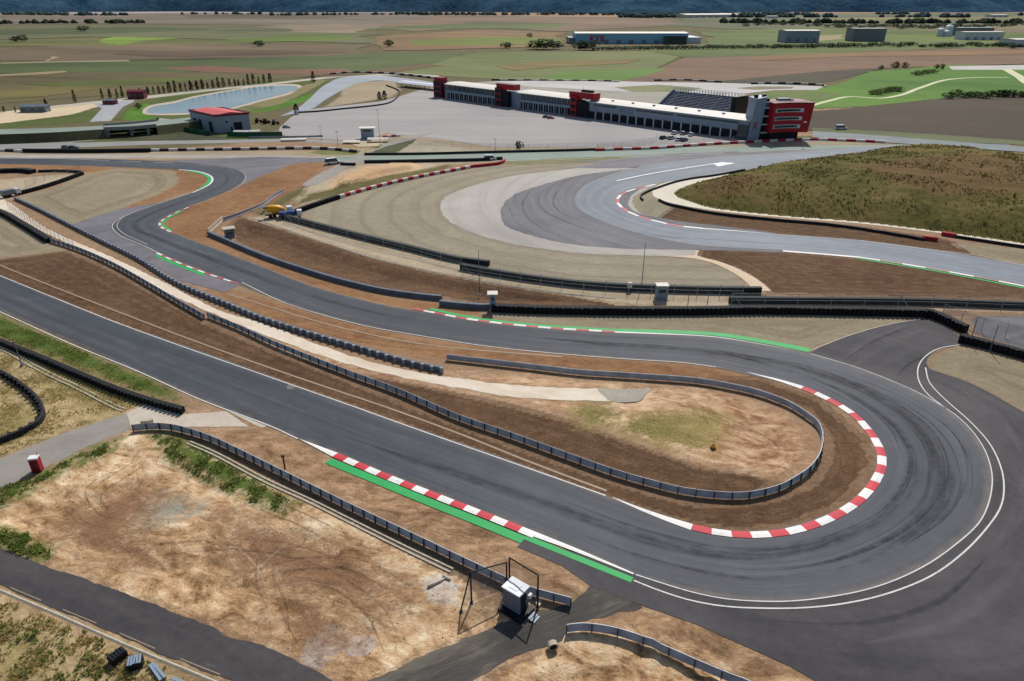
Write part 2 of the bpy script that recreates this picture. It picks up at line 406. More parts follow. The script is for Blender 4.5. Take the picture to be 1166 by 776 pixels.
def strip(name, L, R, z, mat, step=2.0, nacross=1, kind='structure'):
    """surface between two edges; UV in metres (along, across)"""
    n = len(L); Ls = smooth(L, 1e9); Rs = smooth(R, 1e9)
    A, B = [], []
    for i in range(n - 1):
        pass
    # same subdivision for both edges
    def sub(pts, k):
        pts = [Vector(p) for p in pts]; out = []
        for i in range(len(pts) - 1):
            b, c = pts[i], pts[i + 1]; a = pts[i - 1] if i > 0 else b * 2 - c; d = pts[i + 2] if i + 2 < len(pts) else c * 2 - b
            t0 = 0.0; t1 = t0 + max((b - a).length, 1e-3) ** .5; t2 = t1 + max((c - b).length, 1e-3) ** .5; t3 = t2 + max((d - c).length, 1e-3) ** .5
            for j in range(k[i]):
                t = t1 + (t2 - t1) * j / k[i]
                A1 = a * ((t1 - t) / (t1 - t0)) + b * ((t - t0) / (t1 - t0)); A2 = b * ((t2 - t) / (t2 - t1)) + c * ((t - t1) / (t2 - t1)); A3 = c * ((t3 - t) / (t3 - t2)) + d * ((t - t2) / (t3 - t2))
                B1 = A1 * ((t2 - t) / (t2 - t0)) + A2 * ((t - t0) / (t2 - t0)); B2 = A2 * ((t3 - t) / (t3 - t1)) + A3 * ((t - t1) / (t3 - t1))
                out.append(B1 * ((t2 - t) / (t2 - t1)) + B2 * ((t - t1) / (t2 - t1)))
        out.append(pts[-1]); return out
    k = [max(2, int(max((Vector(L[i + 1]) - Vector(L[i])).length, (Vector(R[i + 1]) - Vector(R[i])).length) / step)) for i in range(n - 1)]
    A, B = sub(L, k), sub(R, k)
    mb = MB(); mb.uv = []; u = 0.0; K = 6
    for i in range(len(A)):
        if i: u += ((A[i] + B[i]) / 2 - (A[i - 1] + B[i - 1]) / 2).length
        w = (A[i] - B[i]).length
        for j in range(K + 1):
            p = A[i].lerp(B[i], j / K); mb.v.append((p.x, p.y, z)); mb.uv.append((u, w * 0 + 13.0 * j / K))
    for i in range(len(A) - 1):
        for j in range(K):
            a = i * (K + 1) + j; q = (a, a + 1, a + K + 2, a + K + 1)
            va, vb, vc = Vector(mb.v[q[0]]), Vector(mb.v[q[1]]), Vector(mb.v[q[2]])
            if (vb - va).cross(vc - va).z < 0: q = q[::-1]
            mb.f.append(q); mb.m.append(0)
    o = mb.build(name, mat); tag(o, kind=kind); return o, A, B
def ribbon(name, pts, w, z, mat, off=0.0, step=1.5, dash=None, w1=None, raise_edge=0.0, kind='structure', mats=None, block=None):
    """ribbon of width w along pts, starting off metres to the left of travel; block = length of alternating colours"""
    pts = resample(pts, block if block else step); nn = normals(pts); mb = MB(); N = len(pts)
    for i, (p, n) in enumerate(zip(pts, nn)):
        ww = w if w1 is None else w + (w1 - w) * i / (N - 1)
        a = p + n * off; b = p + n * (off + ww)
        mb.v.append((a.x, a.y, z)); 
        c = (a + b) / 2
        mb.v.append((c.x, c.y, z + raise_edge)); mb.v.append((b.x, b.y, z + raise_edge * .6))
    for i in range(N - 1):
        if dash and (i % dash[1]) >= dash[0]: continue
        for j in (0, 1):
            q = (3 * i + j, 3 * i + j + 1, 3 * i + j + 4, 3 * i + j + 3)
            va, vb, vc = Vector(mb.v[q[0]]), Vector(mb.v[q[1]]), Vector(mb.v[q[2]])
            if (vb - va).cross(vc - va).z < 0: q = q[::-1]
            mb.f.append(q); mb.m.append(i % 2 if mats else 0)
    o = mb.build(name, mats or mat); return tag(o, kind=kind)

# ================================================================== GROUND
def sdf(X, Y, poly, clip=14.0):
    """signed distance (inside +) of points to polygon, numpy"""
    px = np.array([p[0] for p in poly]); py = np.array([p[1] for p in poly])
    out = np.full(X.shape, -clip)
    m = (X > px.min() - clip) & (X < px.max() + clip) & (Y > py.min() - clip) & (Y < py.max() + clip)
    x, y = X[m], Y[m]
    if x.size == 0: return out
    d2 = np.full(x.shape, 1e18); ins = np.zeros(x.shape, bool); n = len(px)
    for i in range(n):
        ax, ay = px[i], py[i]; bx, by = px[(i + 1) % n], py[(i + 1) % n]
        ex, ey = bx - ax, by - ay; L2 = ex * ex + ey * ey + 1e-12
        t = np.clip(((x - ax) * ex + (y - ay) * ey) / L2, 0, 1)
        d2 = np.minimum(d2, (x - ax - t * ex) ** 2 + (y - ay - t * ey) ** 2)
        if abs(ey) > 1e-12:
            c = ((ay > y) != (by > y)) & (x < (bx - ax) * (y - ay) / ey + ax); ins ^= c
    d = np.sqrt(d2); out[m] = np.clip(np.where(ins, d, -d), -clip, clip); return out
def linedist(X, Y, pts, clip=20.0):
    px = [p[0] for p in pts]; py = [p[1] for p in pts]
    out = np.full(X.shape, clip)
    m = (X > min(px) - clip) & (X < max(px) + clip) & (Y > min(py) - clip) & (Y < max(py) + clip)
    x, y = X[m], Y[m]; d2 = np.full(x.shape, clip * clip)
    for i in range(len(px) - 1):
        ex, ey = px[i + 1] - px[i], py[i + 1] - py[i]; L2 = ex * ex + ey * ey + 1e-12
        t = np.clip(((x - px[i]) * ex + (y - py[i]) * ey) / L2, 0, 1)
        d2 = np.minimum(d2, (x - px[i] - t * ex) ** 2 + (y - py[i] - t * ey) ** 2)
    out[m] = np.sqrt(d2); return out
_perm = RNG.random((256, 256))
def vnoise(x, y):
    xi = np.floor(x).astype(int); yi = np.floor(y).astype(int); fx = x - xi; fy = y - yi
    fx = fx * fx * (3 - 2 * fx); fy = fy * fy * (3 - 2 * fy)
    g = lambda a, b: _perm[a & 255, b & 255]
    return (g(xi, yi) * (1 - fx) + g(xi + 1, yi) * fx) * (1 - fy) + (g(xi, yi + 1) * (1 - fx) + g(xi + 1, yi + 1) * fx) * fy
def fbm(x, y, s, o=4):
    r = 0; a = .5
    for k in range(o): r = r + a * (vnoise(x * s + 17 * k, y * s - 31 * k) - .5); s *= 2.1; a *= .55
    return r

def axis(segs):
    out = [segs[0][0]]
    for a, b, s0, s1 in segs:
        x = a
        while x < b:
            t = (x - a) / (b - a); st = s0 + (s1 - s0) * t; x += st; out.append(min(x, b) if x < b else b)
    return np.unique(np.round(np.array(out), 4))
xp = axis([(0, 110, .62, .75), (110, 300, 1.0, 3.0), (300, 900, 3, 16), (900, 9000, 25, 500)])
xs = np.concatenate([-xp[:0:-1], xp])
ys = axis([(20, 45, 2.5, .6), (45, 150, .5, .75), (150, 340, .8, 2.0), (340, 700, 2.2, 7), (700, 2500, 9, 60), (2500, 26000, 80, 1200)])
XX, YY = np.meshgrid(xs, ys)
PXY = lambda pts: [(v.x, v.y) for v in P(pts)]
PS = lambda pts: [(v.x, v.y) for v in smooth(P(pts), 3.0, True)]

# name: (colour lo, colour hi, feather, raggedness, relief, [polygons])
CL = {}
def cls(name, c1, c2, feather, rag, polys, clip=14.0, c3=None): CL[name] = dict(c=(c1, c2, c3), feather=feather, rag=rag, polys=polys, clip=clip)

# -- far and middle ground
cls('olive', (92, 90, 62), (124, 112, 84), 8, 6, [PXY([(-900, 60), (-900, 178), (0, 178), (170, 172), (260, 165), (420, 120), (500, 96), (700, 92), (900, 98), (1300, 96), (2200, 80), (2200, 20), (-900, 20)])], 30)
cls('midgrass', (70, 84, 42), (104, 112, 62), 3, 2.5, [
    PXY([(0, 128), (108, 126), (118, 130), (104, 139), (60, 143), (0, 147)]),
    PXY([(48, 166), (80, 161), (112, 160), (128, 167), (90, 168)]),
    PXY([(130, 138), (142, 124), (170, 113), (215, 104), (300, 93), (368, 88), (372, 96), (350, 108), (320, 122), (286, 127), (270, 127), (240, 134), (180, 137)]),
    PXY([(345, 176), (372, 170), (400, 176), (395, 179), (370, 179)]),
    PXY([(60, 148), (120, 144), (240, 152), (330, 156), (330, 160), (120, 162), (90, 156)]),
    PXY([(415, 173), (440, 162), (470, 160), (500, 168), (1000, 158), (980, 153), (600, 167), (540, 172)])], 14)
cls('brightgrass', (66, 108, 36), (104, 144, 54), 2.5, 2, [
    PXY([(140, 136), (146, 126), (166, 117), (172, 120), (160, 128), (180, 134), (160, 138)]),
    PXY([(286, 127), (320, 118), (356, 106), (362, 108), (345, 117), (310, 126), (290, 129)])], 12)
cls('sand', (206, 186, 152), (228, 208, 176), 2, 2, [PXY([(-400, 138), (0, 128), (40, 123), (110, 117), (114, 121), (80, 131), (40, 136), (0, 141), (-400, 152)])], 14)
cls('tan', (156, 140, 116), (182, 166, 140), 2, 2, [
    PXY([(-100, 172), (450, 172), (450, 177), (360, 182), (-100, 181)]),
    PXY([(400, 170), (1000, 158), (1010, 163), (660, 178), (560, 186), (460, 190), (395, 190)]),
    PXY([(390, 98), (400, 94), (450, 92), (456, 103), (445, 111), (400, 118), (370, 122), (388, 110)]),
    PXY([(420, 160), (445, 152), (500, 155), (580, 168), (560, 172), (440, 170)])], 14)
# -- tilled and raw soils
HB = [(0, 240), (57, 277), (129, 306), (180, 335), (235, 365), (310, 396), (400, 431), (478, 465), (531, 485), (583, 503), (635, 522), (699, 545), (777, 567), (831, 571), (886, 562), (920, 547), (940, 520), (938, 495), (920, 471), (886, 452), (831, 438), (777, 431), (712, 427), (609, 417), (510, 410)]
cls('orange', (126, 90, 62), (174, 134, 98), 1.5, 1.6, [
    PXY([(333, 187), (372, 184), (356, 207), (330, 222), (300, 240), (254, 252), (240, 268), (262, 280), (345, 313), (440, 338), (500, 346), (560, 352), (560, 360), (478, 356), (375, 334), (300, 306), (206, 270), (176, 256), (190, 244), (260, 217)]),
    PXY([(190, 190), (215, 191), (240, 203), (232, 214), (196, 224), (160, 236), (130, 242), (175, 220), (204, 208)]),
    PXY([(0, 187), (100, 190), (190, 193), (130, 196), (95, 196), (40, 193), (0, 192)]),
    PXY([(235, 325), (323, 347), (375, 363), (480, 386), (560, 397), (700, 409), (800, 417), (860, 432), (900, 448), (930, 470), (886, 458), (800, 438), (700, 430), (509, 412), (440, 400), (360, 382), (300, 366), (258, 345)]),
    ], 14)
cls('brown', (82, 61, 45), (120, 92, 69), 1.2, 1.4, [
    PXY([(-200, 215), (0, 296), (75, 286), (129, 309), (235, 368), (310, 400), (400, 435), (478, 468), (583, 508), (699, 549), (777, 572), (831, 575), (886, 567), (925, 550), (945, 520), (941, 492), (918, 466), (870, 446), (800, 432), (860, 430), (930, 455), (985, 500), (995, 530), (960, 575), (900, 600), (840, 606), (780, 596), (690, 567), (520, 506), (345, 444), (129, 368), (0, 316), (-200, 240)]),
    PXY([(272, 247), (323, 260), (375, 278), (426, 294), (478, 307), (557, 323), (647, 336), (700, 346), (780, 352), (560, 349), (500, 338), (439, 331), (336, 304), (270, 276), (255, 262)]),
    PXY([(797, 285), (891, 287), (980, 295), (1072, 309), (1166, 327), (1300, 354), (1300, 380), (1166, 341), (1000, 338), (878, 334), (860, 317), (835, 304), (795, 293)]),
    PXY([(847, 196), (770, 209), (744, 216), (731, 213), (708, 220), (702, 228), (706, 236), (726, 247), (770, 257), (886, 267), (980, 274), (1072, 286), (1112, 291), (1100, 280), (1072, 272), (980, 258), (886, 250), (809, 242), (748, 230), (730, 226), (748, 214), (790, 205)]),
    PXY([(330, 412), (400, 428), (430, 428), (505, 445), (580, 462), (650, 480), (720, 505), (800, 532), (860, 540), (900, 540), (860, 566), (780, 565), (700, 545), (583, 501), (478, 463), (400, 429)])], 14)
cls('peach', (234, 202, 166), (204, 168, 132), 2.0, 2.5, [
    PXY([(510, 424), (609, 428), (712, 436), (777, 441), (831, 449), (880, 466), (910, 486), (924, 508), (915, 530), (890, 545), (860, 538), (800, 528), (720, 500), (650, 474), (580, 455), (500, 440), (400, 420), (330, 402), (300, 388), (330, 395), (430, 420), (520, 440), (600, 453), (690, 458), (690, 444), (600, 442), (520, 430)])], 14, (150, 104, 76))
cls('gravel', (140, 128, 105), (168, 156, 130), .8, .6, [
    PXY([(19, 226), (60, 214), (95, 200), (129, 192), (193, 194), (204, 202), (198, 213), (175, 224), (129, 240), (85, 257), (52, 242)]),
    PXY([(-150, 190), (0, 242), (57, 277), (75, 285), (0, 294), (-150, 250)]),
    PXY([(545, 354), (1057, 357), (1020, 368), (975, 380), (940, 393), (925, 399), (850, 385), (780, 377), (660, 375), (560, 362)]),
    PXY([(1095, 393), (1062, 405), (1058, 420), (1075, 426), (1106, 437), (1166, 470), (1300, 540), (1300, 440), (1166, 412)]),
    PXY([(1113, 291), (1085, 278), (1100, 277), (1166, 284), (1300, 300), (1300, 326), (1166, 303)])], 40)
cls('trap', (148, 138, 118), (172, 162, 141), .8, .6, [
    PXY([(333, 243), (385, 227), (450, 208), (520, 193), (575, 188), (700, 184), (820, 182), (800, 210), (700, 288), (762, 292), (785, 294), (809, 299), (840, 314), (853, 325), (866, 333), (712, 327), (609, 317), (530, 302), (413, 270)])], 14)
cls('sandpath', (170, 152, 124), (200, 184, 158), .8, .8, [
    PXY([(310, 244), (364, 259), (413, 272), (465, 285), (520, 300), (609, 320), (712, 328), (829, 333), (829, 343), (1166, 350), (1166, 355), (1057, 352), (780, 350), (700, 346), (647, 336), (557, 322), (478, 306.6), (375, 278), (284, 249)]),
    PXY([(0, 205), (60, 200), (95, 197), (60, 210), (19, 222), (10, 228), (0, 226), (-60, 215), (-60, 200)]),
    PXY([(330, 222), (372, 200), (420, 186), (480, 183), (500, 188), (440, 206), (380, 224), (340, 236)])], 10)
# -- foreground
cls('dry', (134, 120, 78), (192, 168, 126), 2.0, 2.0, [PXY([(-200, 300), (0, 388), (100, 432), (200, 470), (145, 472), (77, 494), (0, 524), (-200, 590)]),
    PXY([(-200, 600), (0, 672), (64, 700), (129, 729), (232, 774), (300, 800), (300, 850), (-200, 850)])], 14, (208, 184, 144))
cls('dirt', (130, 98, 66), (210, 172, 130), 1.5, 2.5, [PXY([(150, 492), (200, 498), (300, 540), (400, 590), (515, 655), (570, 712), (480, 752), (400, 790), (380, 778), (300, 735), (232, 710), (116, 666), (0, 626), (-200, 560), (-200, 640), (0, 560), (46, 538), (103, 509)]),
    PXY([(535, 776), (571, 755), (643, 728), (640, 712), (700, 712), (760, 695), (870, 748), (930, 777), (1000, 820), (500, 830)])], 14, (250, 228, 192))
cls('verge', (116, 90, 64), (166, 132, 100), 1.2, 2.0, [PXY([(210, 470), (258, 470), (300, 488), (340, 503), (373, 522), (440, 549), (560, 601), (590, 625), (640, 647), (672, 668), (648, 684), (600, 660), (500, 620), (400, 572), (300, 524), (235, 492), (283, 488)]),
    PXY([(675, 668), (737, 692), (792, 711), (899, 759), (930, 777), (860, 777), (800, 748), (740, 722), (690, 706), (650, 706), (684, 700), (729, 690)])], 14, (206, 168, 134))
cls('ditchshade', (44, 42, 38), (74, 64, 52), .5, .5, [PXY([(200, 496), (235, 502), (300, 534), (400, 585), (500, 636), (570, 668), (600, 680), (560, 670), (520, 652), (440, 612), (340, 558), (260, 520), (215, 505)])], 8)  # dark ditch soil, with the guard rail's shadow painted into the colour
cls('scorch', (140, 142, 128), (176, 168, 148), 3.0, 4.0, [PXY([(150, 575), (190, 560), (230, 572), (200, 590), (160, 598)]), ], 8)
cls('spill', (186, 190, 192), (232, 236, 240), .8, 1.2, [PXY([(352, 750), (362, 724), (380, 716), (382, 726), (374, 746), (360, 756)]), PXY([(390, 730), (418, 728), (414, 740), (398, 738)]), PXY([(488, 662), (500, 660), (516, 672), (514, 684), (500, 684), (490, 674)])], 6)
cls('brownpatch', (124, 92, 68), (158, 122, 92), 6.0, 9.0, [PXY([(60, 596), (150, 548), (190, 560), (150, 600), (200, 640), (120, 640), (70, 620)]), PXY([(250, 580), (330, 600), (420, 640), (500, 690), (440, 700), (340, 680), (260, 640)]), PXY([(300, 700), (360, 690), (420, 720), (400, 750), (340, 735)])], 12)
cls('grass', (62, 84, 34), (108, 124, 58), 2.0, 3.0, [
    PXY([(-200, 270), (0, 358), (77, 391), (155, 424), (190, 440), (196, 452), (205, 465), (100, 424), (0, 384), (-200, 300)]),
    PXY([(172, 492), (200, 497), (260, 528), (310, 556), (340, 575), (325, 582), (280, 566), (230, 540), (190, 516)]),
    PXY([(0, 556), (46, 540), (103, 512), (135, 500), (120, 515), (70, 535), (20, 565), (0, 575)]),
    PXY([(-60, 590), (0, 602), (30, 612), (55, 632), (45, 640), (0, 624), (-60, 600)])], 10)
cls('olivepatch', (96, 100, 44), (176, 154, 104), 3.5, 6.5, [
    PXY([(650, 468), (665, 459), (690, 459), (702, 472), (690, 488), (665, 485)]), PXY([(700, 485), (735, 470), (790, 468), (832, 476), (826, 495), (800, 515), (760, 508), (715, 496)]),
    PXY([(0, 720), (30, 735), (60, 776), (0, 790)]), PXY([(0, 470), (20, 462), (40, 480), (25, 492), (0, 498)]), PXY([(30, 402), (90, 420), (160, 455), (120, 470), (60, 440)])], 10)
cls('earthpile', (196, 156, 118), (222, 190, 150), 2, 2, [PXY([(380, 205), (410, 192), (450, 187), (482, 187), (476, 194), (440, 200), (400, 214), (372, 220)])], 10)
cls('weeds', (86, 84, 52), (128, 116, 78), 1.5, 2, [PXY([(392, 212), (440, 200), (490, 192), (512, 187), (512, 192), (460, 205), (400, 222), (360, 228), (330, 236), (350, 222)]), PXY([(288, 244), (318, 226), (340, 214), (352, 208), (346, 220), (330, 230), (316, 240), (300, 247)])], 10)
KN = [(768, 224), (786, 231), (812, 237.8), (886, 246.2), (980, 253.8), (1072, 264.8), (1166, 278.2), (1400, 320), (1400, 230), (1166, 186), (1100, 176), (1030, 172), (980, 176), (935, 183), (890, 188), (850, 195.5), (812, 205), (783, 211.5), (768, 218)]
cls('knoll', (60, 68, 28), (106, 98, 50), .8, .8, [PS(KN)], 60, (130, 108, 68))
cls('knollpatch', (98, 84, 52), (122, 94, 62), 6, 9, [PXY([(960, 215), (1100, 200), (1200, 215), (1200, 250), (1050, 245)]), PXY([(790, 222), (830, 215), (880, 222), (850, 232), (800, 230)]), PXY([(900, 190), (960, 183), (1000, 186), (960, 200)])], 14)

SD = {}
for k, d in CL.items():
    s = None
    for poly in d['polys']:
        q = sdf(XX, YY, poly, d['clip']); s = q if s is None else np.maximum(s, q)
    SD[k] = s
def sst(a, b, v): t = np.clip((v - a) / (b - a), 0, 1); return t * t * (3 - 2 * t)
Z = np.zeros_like(XX)
kn = SD['knoll']
Z += np.where(kn > 0, 9.3 * (1 - np.exp(-np.clip(kn, 0, 60) / 17)) * (1 + .12 * fbm(XX, YY, .03, 3)) + sst(2, 12, kn) * (fbm(XX, YY, .16, 4) * 1.6 + fbm(XX, YY, .5, 3) * .6), 0)
Z += sst(1.5, 5, SD['dirt']) * (fbm(XX, YY, .09, 4) * 1.4 + np.abs(fbm(XX + 3 * fbm(XX, YY, .2, 2), YY, .35, 4)) * 1.1 + fbm(XX, YY, 1.1, 2) * .2 - .45)
Z += sst(1, 4, SD['dry']) * (fbm(XX, YY, .12, 4) * .9 + fbm(XX, YY, .8, 3) * .3 - .1)
Z += sst(1, 4, SD['peach']) * (fbm(XX, YY, .2, 4) * .5 - .1)
Z += sst(.8, 3, SD['brown']) * (fbm(XX, YY, .5, 4) * .28 - .06)
Z += sst(.5, 2.5, SD['verge']) * (fbm(XX, YY, .5, 4) * .3 - .05)
Z += sst(.5, 2.5, SD['orange']) * (fbm(XX, YY, .4, 3) * .16 - .03)
Z += sst(.3, 1.2, SD['ditchshade']) * -.55
Z += sst(1, 4, SD['earthpile']) * 1.6
# the tilled slope behind the inner wall dips towards the path
slope = sdf(XX, YY, PXY([(272, 250), (323, 263), (375, 281), (426, 297), (478, 310), (557, 325), (700, 346), (560, 347), (500, 336), (439, 329), (336, 302), (262, 270)]), 10)
Z += sst(0, 5, slope) * -1.1
Z += -.35 * sst(600, 800, YY)

def ground_shader():
    t = NT('ground soils'); p = t.pos()
    nb = t.noise(p, .035, 5, .6, .8); nm = t.noise(p, .38, 8, .74, .4); nf = t.noise(p, 2.6, 5, .7, .6); nff = t.noise(p, 11, 3, .7)
    wz = t.n('ShaderNodeTexNoise'); wz.inputs['Scale'].default_value = .06; wz.inputs['Detail'].default_value = 2; t.l(p, wz.inputs['Vector'])
    wv = t.n('ShaderNodeVectorMath', operation='MULTIPLY_ADD'); t.l(wz.outputs[1], wv.inputs[0]); wv.inputs[1].default_value = (9, 9, 0); t.l(p, wv.inputs[2])
    nd = t.noise(t.mapping(wv.outputs[0], (.55, 1.1, 1), math.radians(20)), .42, 8, .74, .5)      # drag marks of machines, bending
    rag = t.math('SUBTRACT', nm, .5); rag2 = t.math('SUBTRACT', t.noise(p, 1.3, 6, .75, .5), .5)
    r = t.math('ADD', t.math('MULTIPLY', rag, 1.4), rag2)
    v = t.math('ADD', t.math('MULTIPLY', nb, .3), t.math('MULTIPLY', nm, .34)); v = t.math('ADD', v, t.math('MULTIPLY', nf, .2)); v = t.math('ADD', v, t.math('MULTIPLY', nd, .16))
    var = t.rng(v, .4, .6, 0, 1)
    rough_v = t.math('ADD', t.math('MULTIPLY', nd, .5), t.math('MULTIPLY', nm, .25)); rough_v = t.math('ADD', rough_v, t.math('MULTIPLY', nb, .25)); var2 = t.rng(rough_v, .405, .595, 0, 1)
    c = t.mix(var, alb((142, 114, 88)), alb((176, 146, 118)))
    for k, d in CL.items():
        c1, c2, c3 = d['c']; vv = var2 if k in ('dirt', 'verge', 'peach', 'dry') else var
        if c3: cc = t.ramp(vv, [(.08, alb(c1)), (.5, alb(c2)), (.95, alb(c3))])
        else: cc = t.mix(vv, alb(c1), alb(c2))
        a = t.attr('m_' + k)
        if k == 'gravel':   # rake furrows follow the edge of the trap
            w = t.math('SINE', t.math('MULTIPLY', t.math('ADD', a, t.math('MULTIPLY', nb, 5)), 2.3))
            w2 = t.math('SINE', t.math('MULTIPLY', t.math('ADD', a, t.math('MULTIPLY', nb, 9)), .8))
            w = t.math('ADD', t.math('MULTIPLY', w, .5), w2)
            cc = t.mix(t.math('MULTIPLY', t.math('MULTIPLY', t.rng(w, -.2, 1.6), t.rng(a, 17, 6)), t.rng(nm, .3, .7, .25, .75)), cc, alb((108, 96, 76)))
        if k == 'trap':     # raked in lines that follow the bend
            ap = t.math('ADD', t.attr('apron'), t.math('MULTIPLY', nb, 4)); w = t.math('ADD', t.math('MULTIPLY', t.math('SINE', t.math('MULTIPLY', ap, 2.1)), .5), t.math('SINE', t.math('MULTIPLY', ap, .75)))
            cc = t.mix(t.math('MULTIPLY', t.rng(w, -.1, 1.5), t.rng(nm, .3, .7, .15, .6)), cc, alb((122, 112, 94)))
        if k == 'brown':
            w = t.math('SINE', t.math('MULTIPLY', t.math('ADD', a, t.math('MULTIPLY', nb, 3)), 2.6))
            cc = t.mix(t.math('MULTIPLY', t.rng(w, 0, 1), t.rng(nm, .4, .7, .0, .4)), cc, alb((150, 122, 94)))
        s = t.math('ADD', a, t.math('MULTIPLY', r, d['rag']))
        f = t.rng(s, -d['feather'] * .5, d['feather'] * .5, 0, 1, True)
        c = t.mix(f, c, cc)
    # small dark clods and pale stones
    c = t.mix(t.rng(nff, .62, .74, 0, .45), c, alb((86, 66, 48)))
    c = t.mix(t.rng(nf, .60, .76, 0, .4), c, alb((216, 196, 168)))
    c = t.mix(t.rng(nf, .42, .30, 0, .4), c, alb((84, 66, 50)))
    t.col(c); t.rough(.95); t.bs.inputs['Specular IOR Level'].default_value = .08
    h = t.math('ADD', t.math('MULTIPLY', nm, 1.0), t.math('MULTIPLY', nf, .45)); h = t.math('ADD', h, t.math('MULTIPLY', nd, .6)); h = t.math('ADD', h, t.math('MULTIPLY', nff, .1))
    t.bump(h, .8, .4)
    return t.mat
ny, nx = XX.shape
me = bpy.data.meshes.new('ground'); nv = nx * ny
me.vertices.add(nv); me.vertices.foreach_set('co', np.stack([XX, YY, Z], -1).astype(np.float32).ravel())
i0 = (np.arange(ny - 1)[:, None] * nx + np.arange(nx - 1)[None]).ravel()
quads = np.stack([i0, i0 + 1, i0 + nx + 1, i0 + nx], -1).astype(np.int32); nf_ = len(quads)
me.loops.add(nf_ * 4); me.loops.foreach_set('vertex_index', quads.ravel())
me.polygons.add(nf_); me.polygons.foreach_set('loop_start', np.arange(nf_, dtype=np.int32) * 4); me.polygons.foreach_set('loop_total', np.full(nf_, 4, np.int32))
me.polygons.foreach_set('use_smooth', np.ones(nf_, bool)); me.update(); me.validate()
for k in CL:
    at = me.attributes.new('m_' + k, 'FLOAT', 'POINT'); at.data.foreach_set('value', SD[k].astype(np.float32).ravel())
at = me.attributes.new('apron', 'FLOAT', 'POINT'); at.data.foreach_set('value', sdf(XX, YY, PXY([(720, 186), (665, 191), (620, 196), (583, 201), (550, 208), (531.5, 214), (510, 223), (502, 232), (506, 247), (531.5, 263), (583, 278), (660, 288.5), (712, 291), (760, 292), (790, 293), (900, 290), (900, 180)]), 80).astype(np.float32).ravel())
me.materials.append(ground_shader())
go = bpy.data.objects.new('ground', me); COL.objects.link(go); tag(go, kind='structure')
def zat(x, y):
    j = min(max(int(np.searchsorted(xs, x)) - 1, 0), nx - 2); i = min(max(int(np.searchsorted(ys, y)) - 1, 0), ny - 2)
    fx = (x - xs[j]) / (xs[j + 1] - xs[j]); fy = (y - ys[i]) / (ys[i + 1] - ys[i])
    return float((Z[i, j] * (1 - fx) + Z[i, j + 1] * fx) * (1 - fy) + (Z[i + 1, j] * (1 - fx) + Z[i + 1, j + 1] * fx) * fy)

# ------------------------------------------------------------------ far fields
def field(name, px, c1, c2, z=.3, stretch=5, rz=.1, big=.004, mid=.02, fine=.15, jag=0.0, c3=None):
    m = ground_mat(name + ' soil', c1, c2, big, mid, fine, stretch, rz, bump=.0, c3=c3)
    return sheet(name, P(px), z, m, jag=jag, seed=len(px))
LATE = []
FZ = [0.3]
def fld(name, px, c1, c2, **k):
    FZ[0] += .05; return field(name, px, c1, c2, FZ[0] if 'z' not in k else k.pop('z'), **k)
# far plain is covered by broad sheets (slightly above the ground sheet's gentle undulation)
Z0 = 9.0
def far(name, px, c1, c2, z, **k): return field(name, [(a, b) for a, b in px], c1, c2, z, **k)
# ------------------------------------------------------------------ roads and tracks
T_out = [(-150, 179), (0, 180), (100, 181), (190, 184), (227, 187), (263, 191), (278, 197), (279, 205), (262, 217), (219, 234), (196, 244), (181, 253), (184, 260), (200, 266.5), (245, 283), (300, 304), (358, 327), (439, 348), (478, 355), (531, 364.5), (583, 371), (635, 375.5), (686, 379), (740, 380.5), (813, 384), (868, 393), (923, 403), (978, 420), (1033, 442), (1088, 473.5), (1121, 514), (1129, 546), (1117, 591), (1085, 622), (1046, 648), (995, 669), (943, 680), (892, 685), (830, 682), (780, 672), (722, 655), (661, 628), (560, 587), (440, 540), (340, 500), (232, 456), (116, 405), (0, 354), (-150, 290)]
T_in = [(-150, 186), (0, 187), (103, 189.5), (180, 192.5), (207, 194), (230, 198), (240, 204), (236, 211), (215, 221), (180, 232), (150, 243), (128, 254), (129, 265), (150, 275.5), (200, 297), (258, 319), (312, 340), (375, 361), (426, 373.5), (489, 385), (557, 395), (635, 403), (700, 408), (760, 412), (813, 418.6), (860, 429), (905, 440), (940, 456), (968, 473), (990, 497), (998, 521), (994, 539), (978, 562), (950, 582), (915, 595), (880, 603), (845, 605), (806, 602), (770, 592), (733, 580), (690, 565), (640, 546), (560, 517), (440, 476), (345, 442), (240, 404), (129, 366), (0, 314), (-150, 254)]
track, TA, TB = strip('race_track', P(T_out), P(T_in), .06, M['track'], 2.5)
L_out = [(1150, 158), (1050, 164), (900, 174), (800, 181), (740, 188), (695, 199), (665, 212), (655, 225), (660, 239), (690, 254), (730, 267), (790, 279), (891, 285.5), (980, 293.5), (1072, 308), (1166, 325), (1300, 352)]
L_in = [(1150, 170), (1060, 176), (930, 184), (850, 194), (790, 203), (745, 210), (712, 218), (701, 228), (707, 236.5), (726, 247), (770, 257.6), (835, 263), (910, 268.5), (980, 274), (1072, 286), (1166, 302.5), (1300, 328)]
loop, LA, LB = strip('race_track', P(L_out), P(L_in), .07, M['loop'], 3)
sheet('runoff_area', smooth(P([(707, 194), (660, 200), (620, 210), (590, 220), (574, 232), (570, 245), (578, 259), (600, 267), (640, 277), (699, 283), (780, 285), (840, 286), (900, 287), (900, 270), (760, 250), (720, 240), (730, 215), (800, 198), (860, 188), (800, 184)]), 3, True), .05, M['dark_runoff'], jag=.5)
sheet('concrete_apron', smooth(P([(720, 186), (665, 191), (620, 196), (583, 201), (550, 208), (531.5, 214), (510, 223), (502, 232), (506, 247), (531.5, 263), (583, 278), (660, 288.5), (712, 291), (760, 292), (790, 293), (796, 284), (780, 275), (720, 230), (760, 200)]), 3, True), .04, M['apron'], jag=.6)
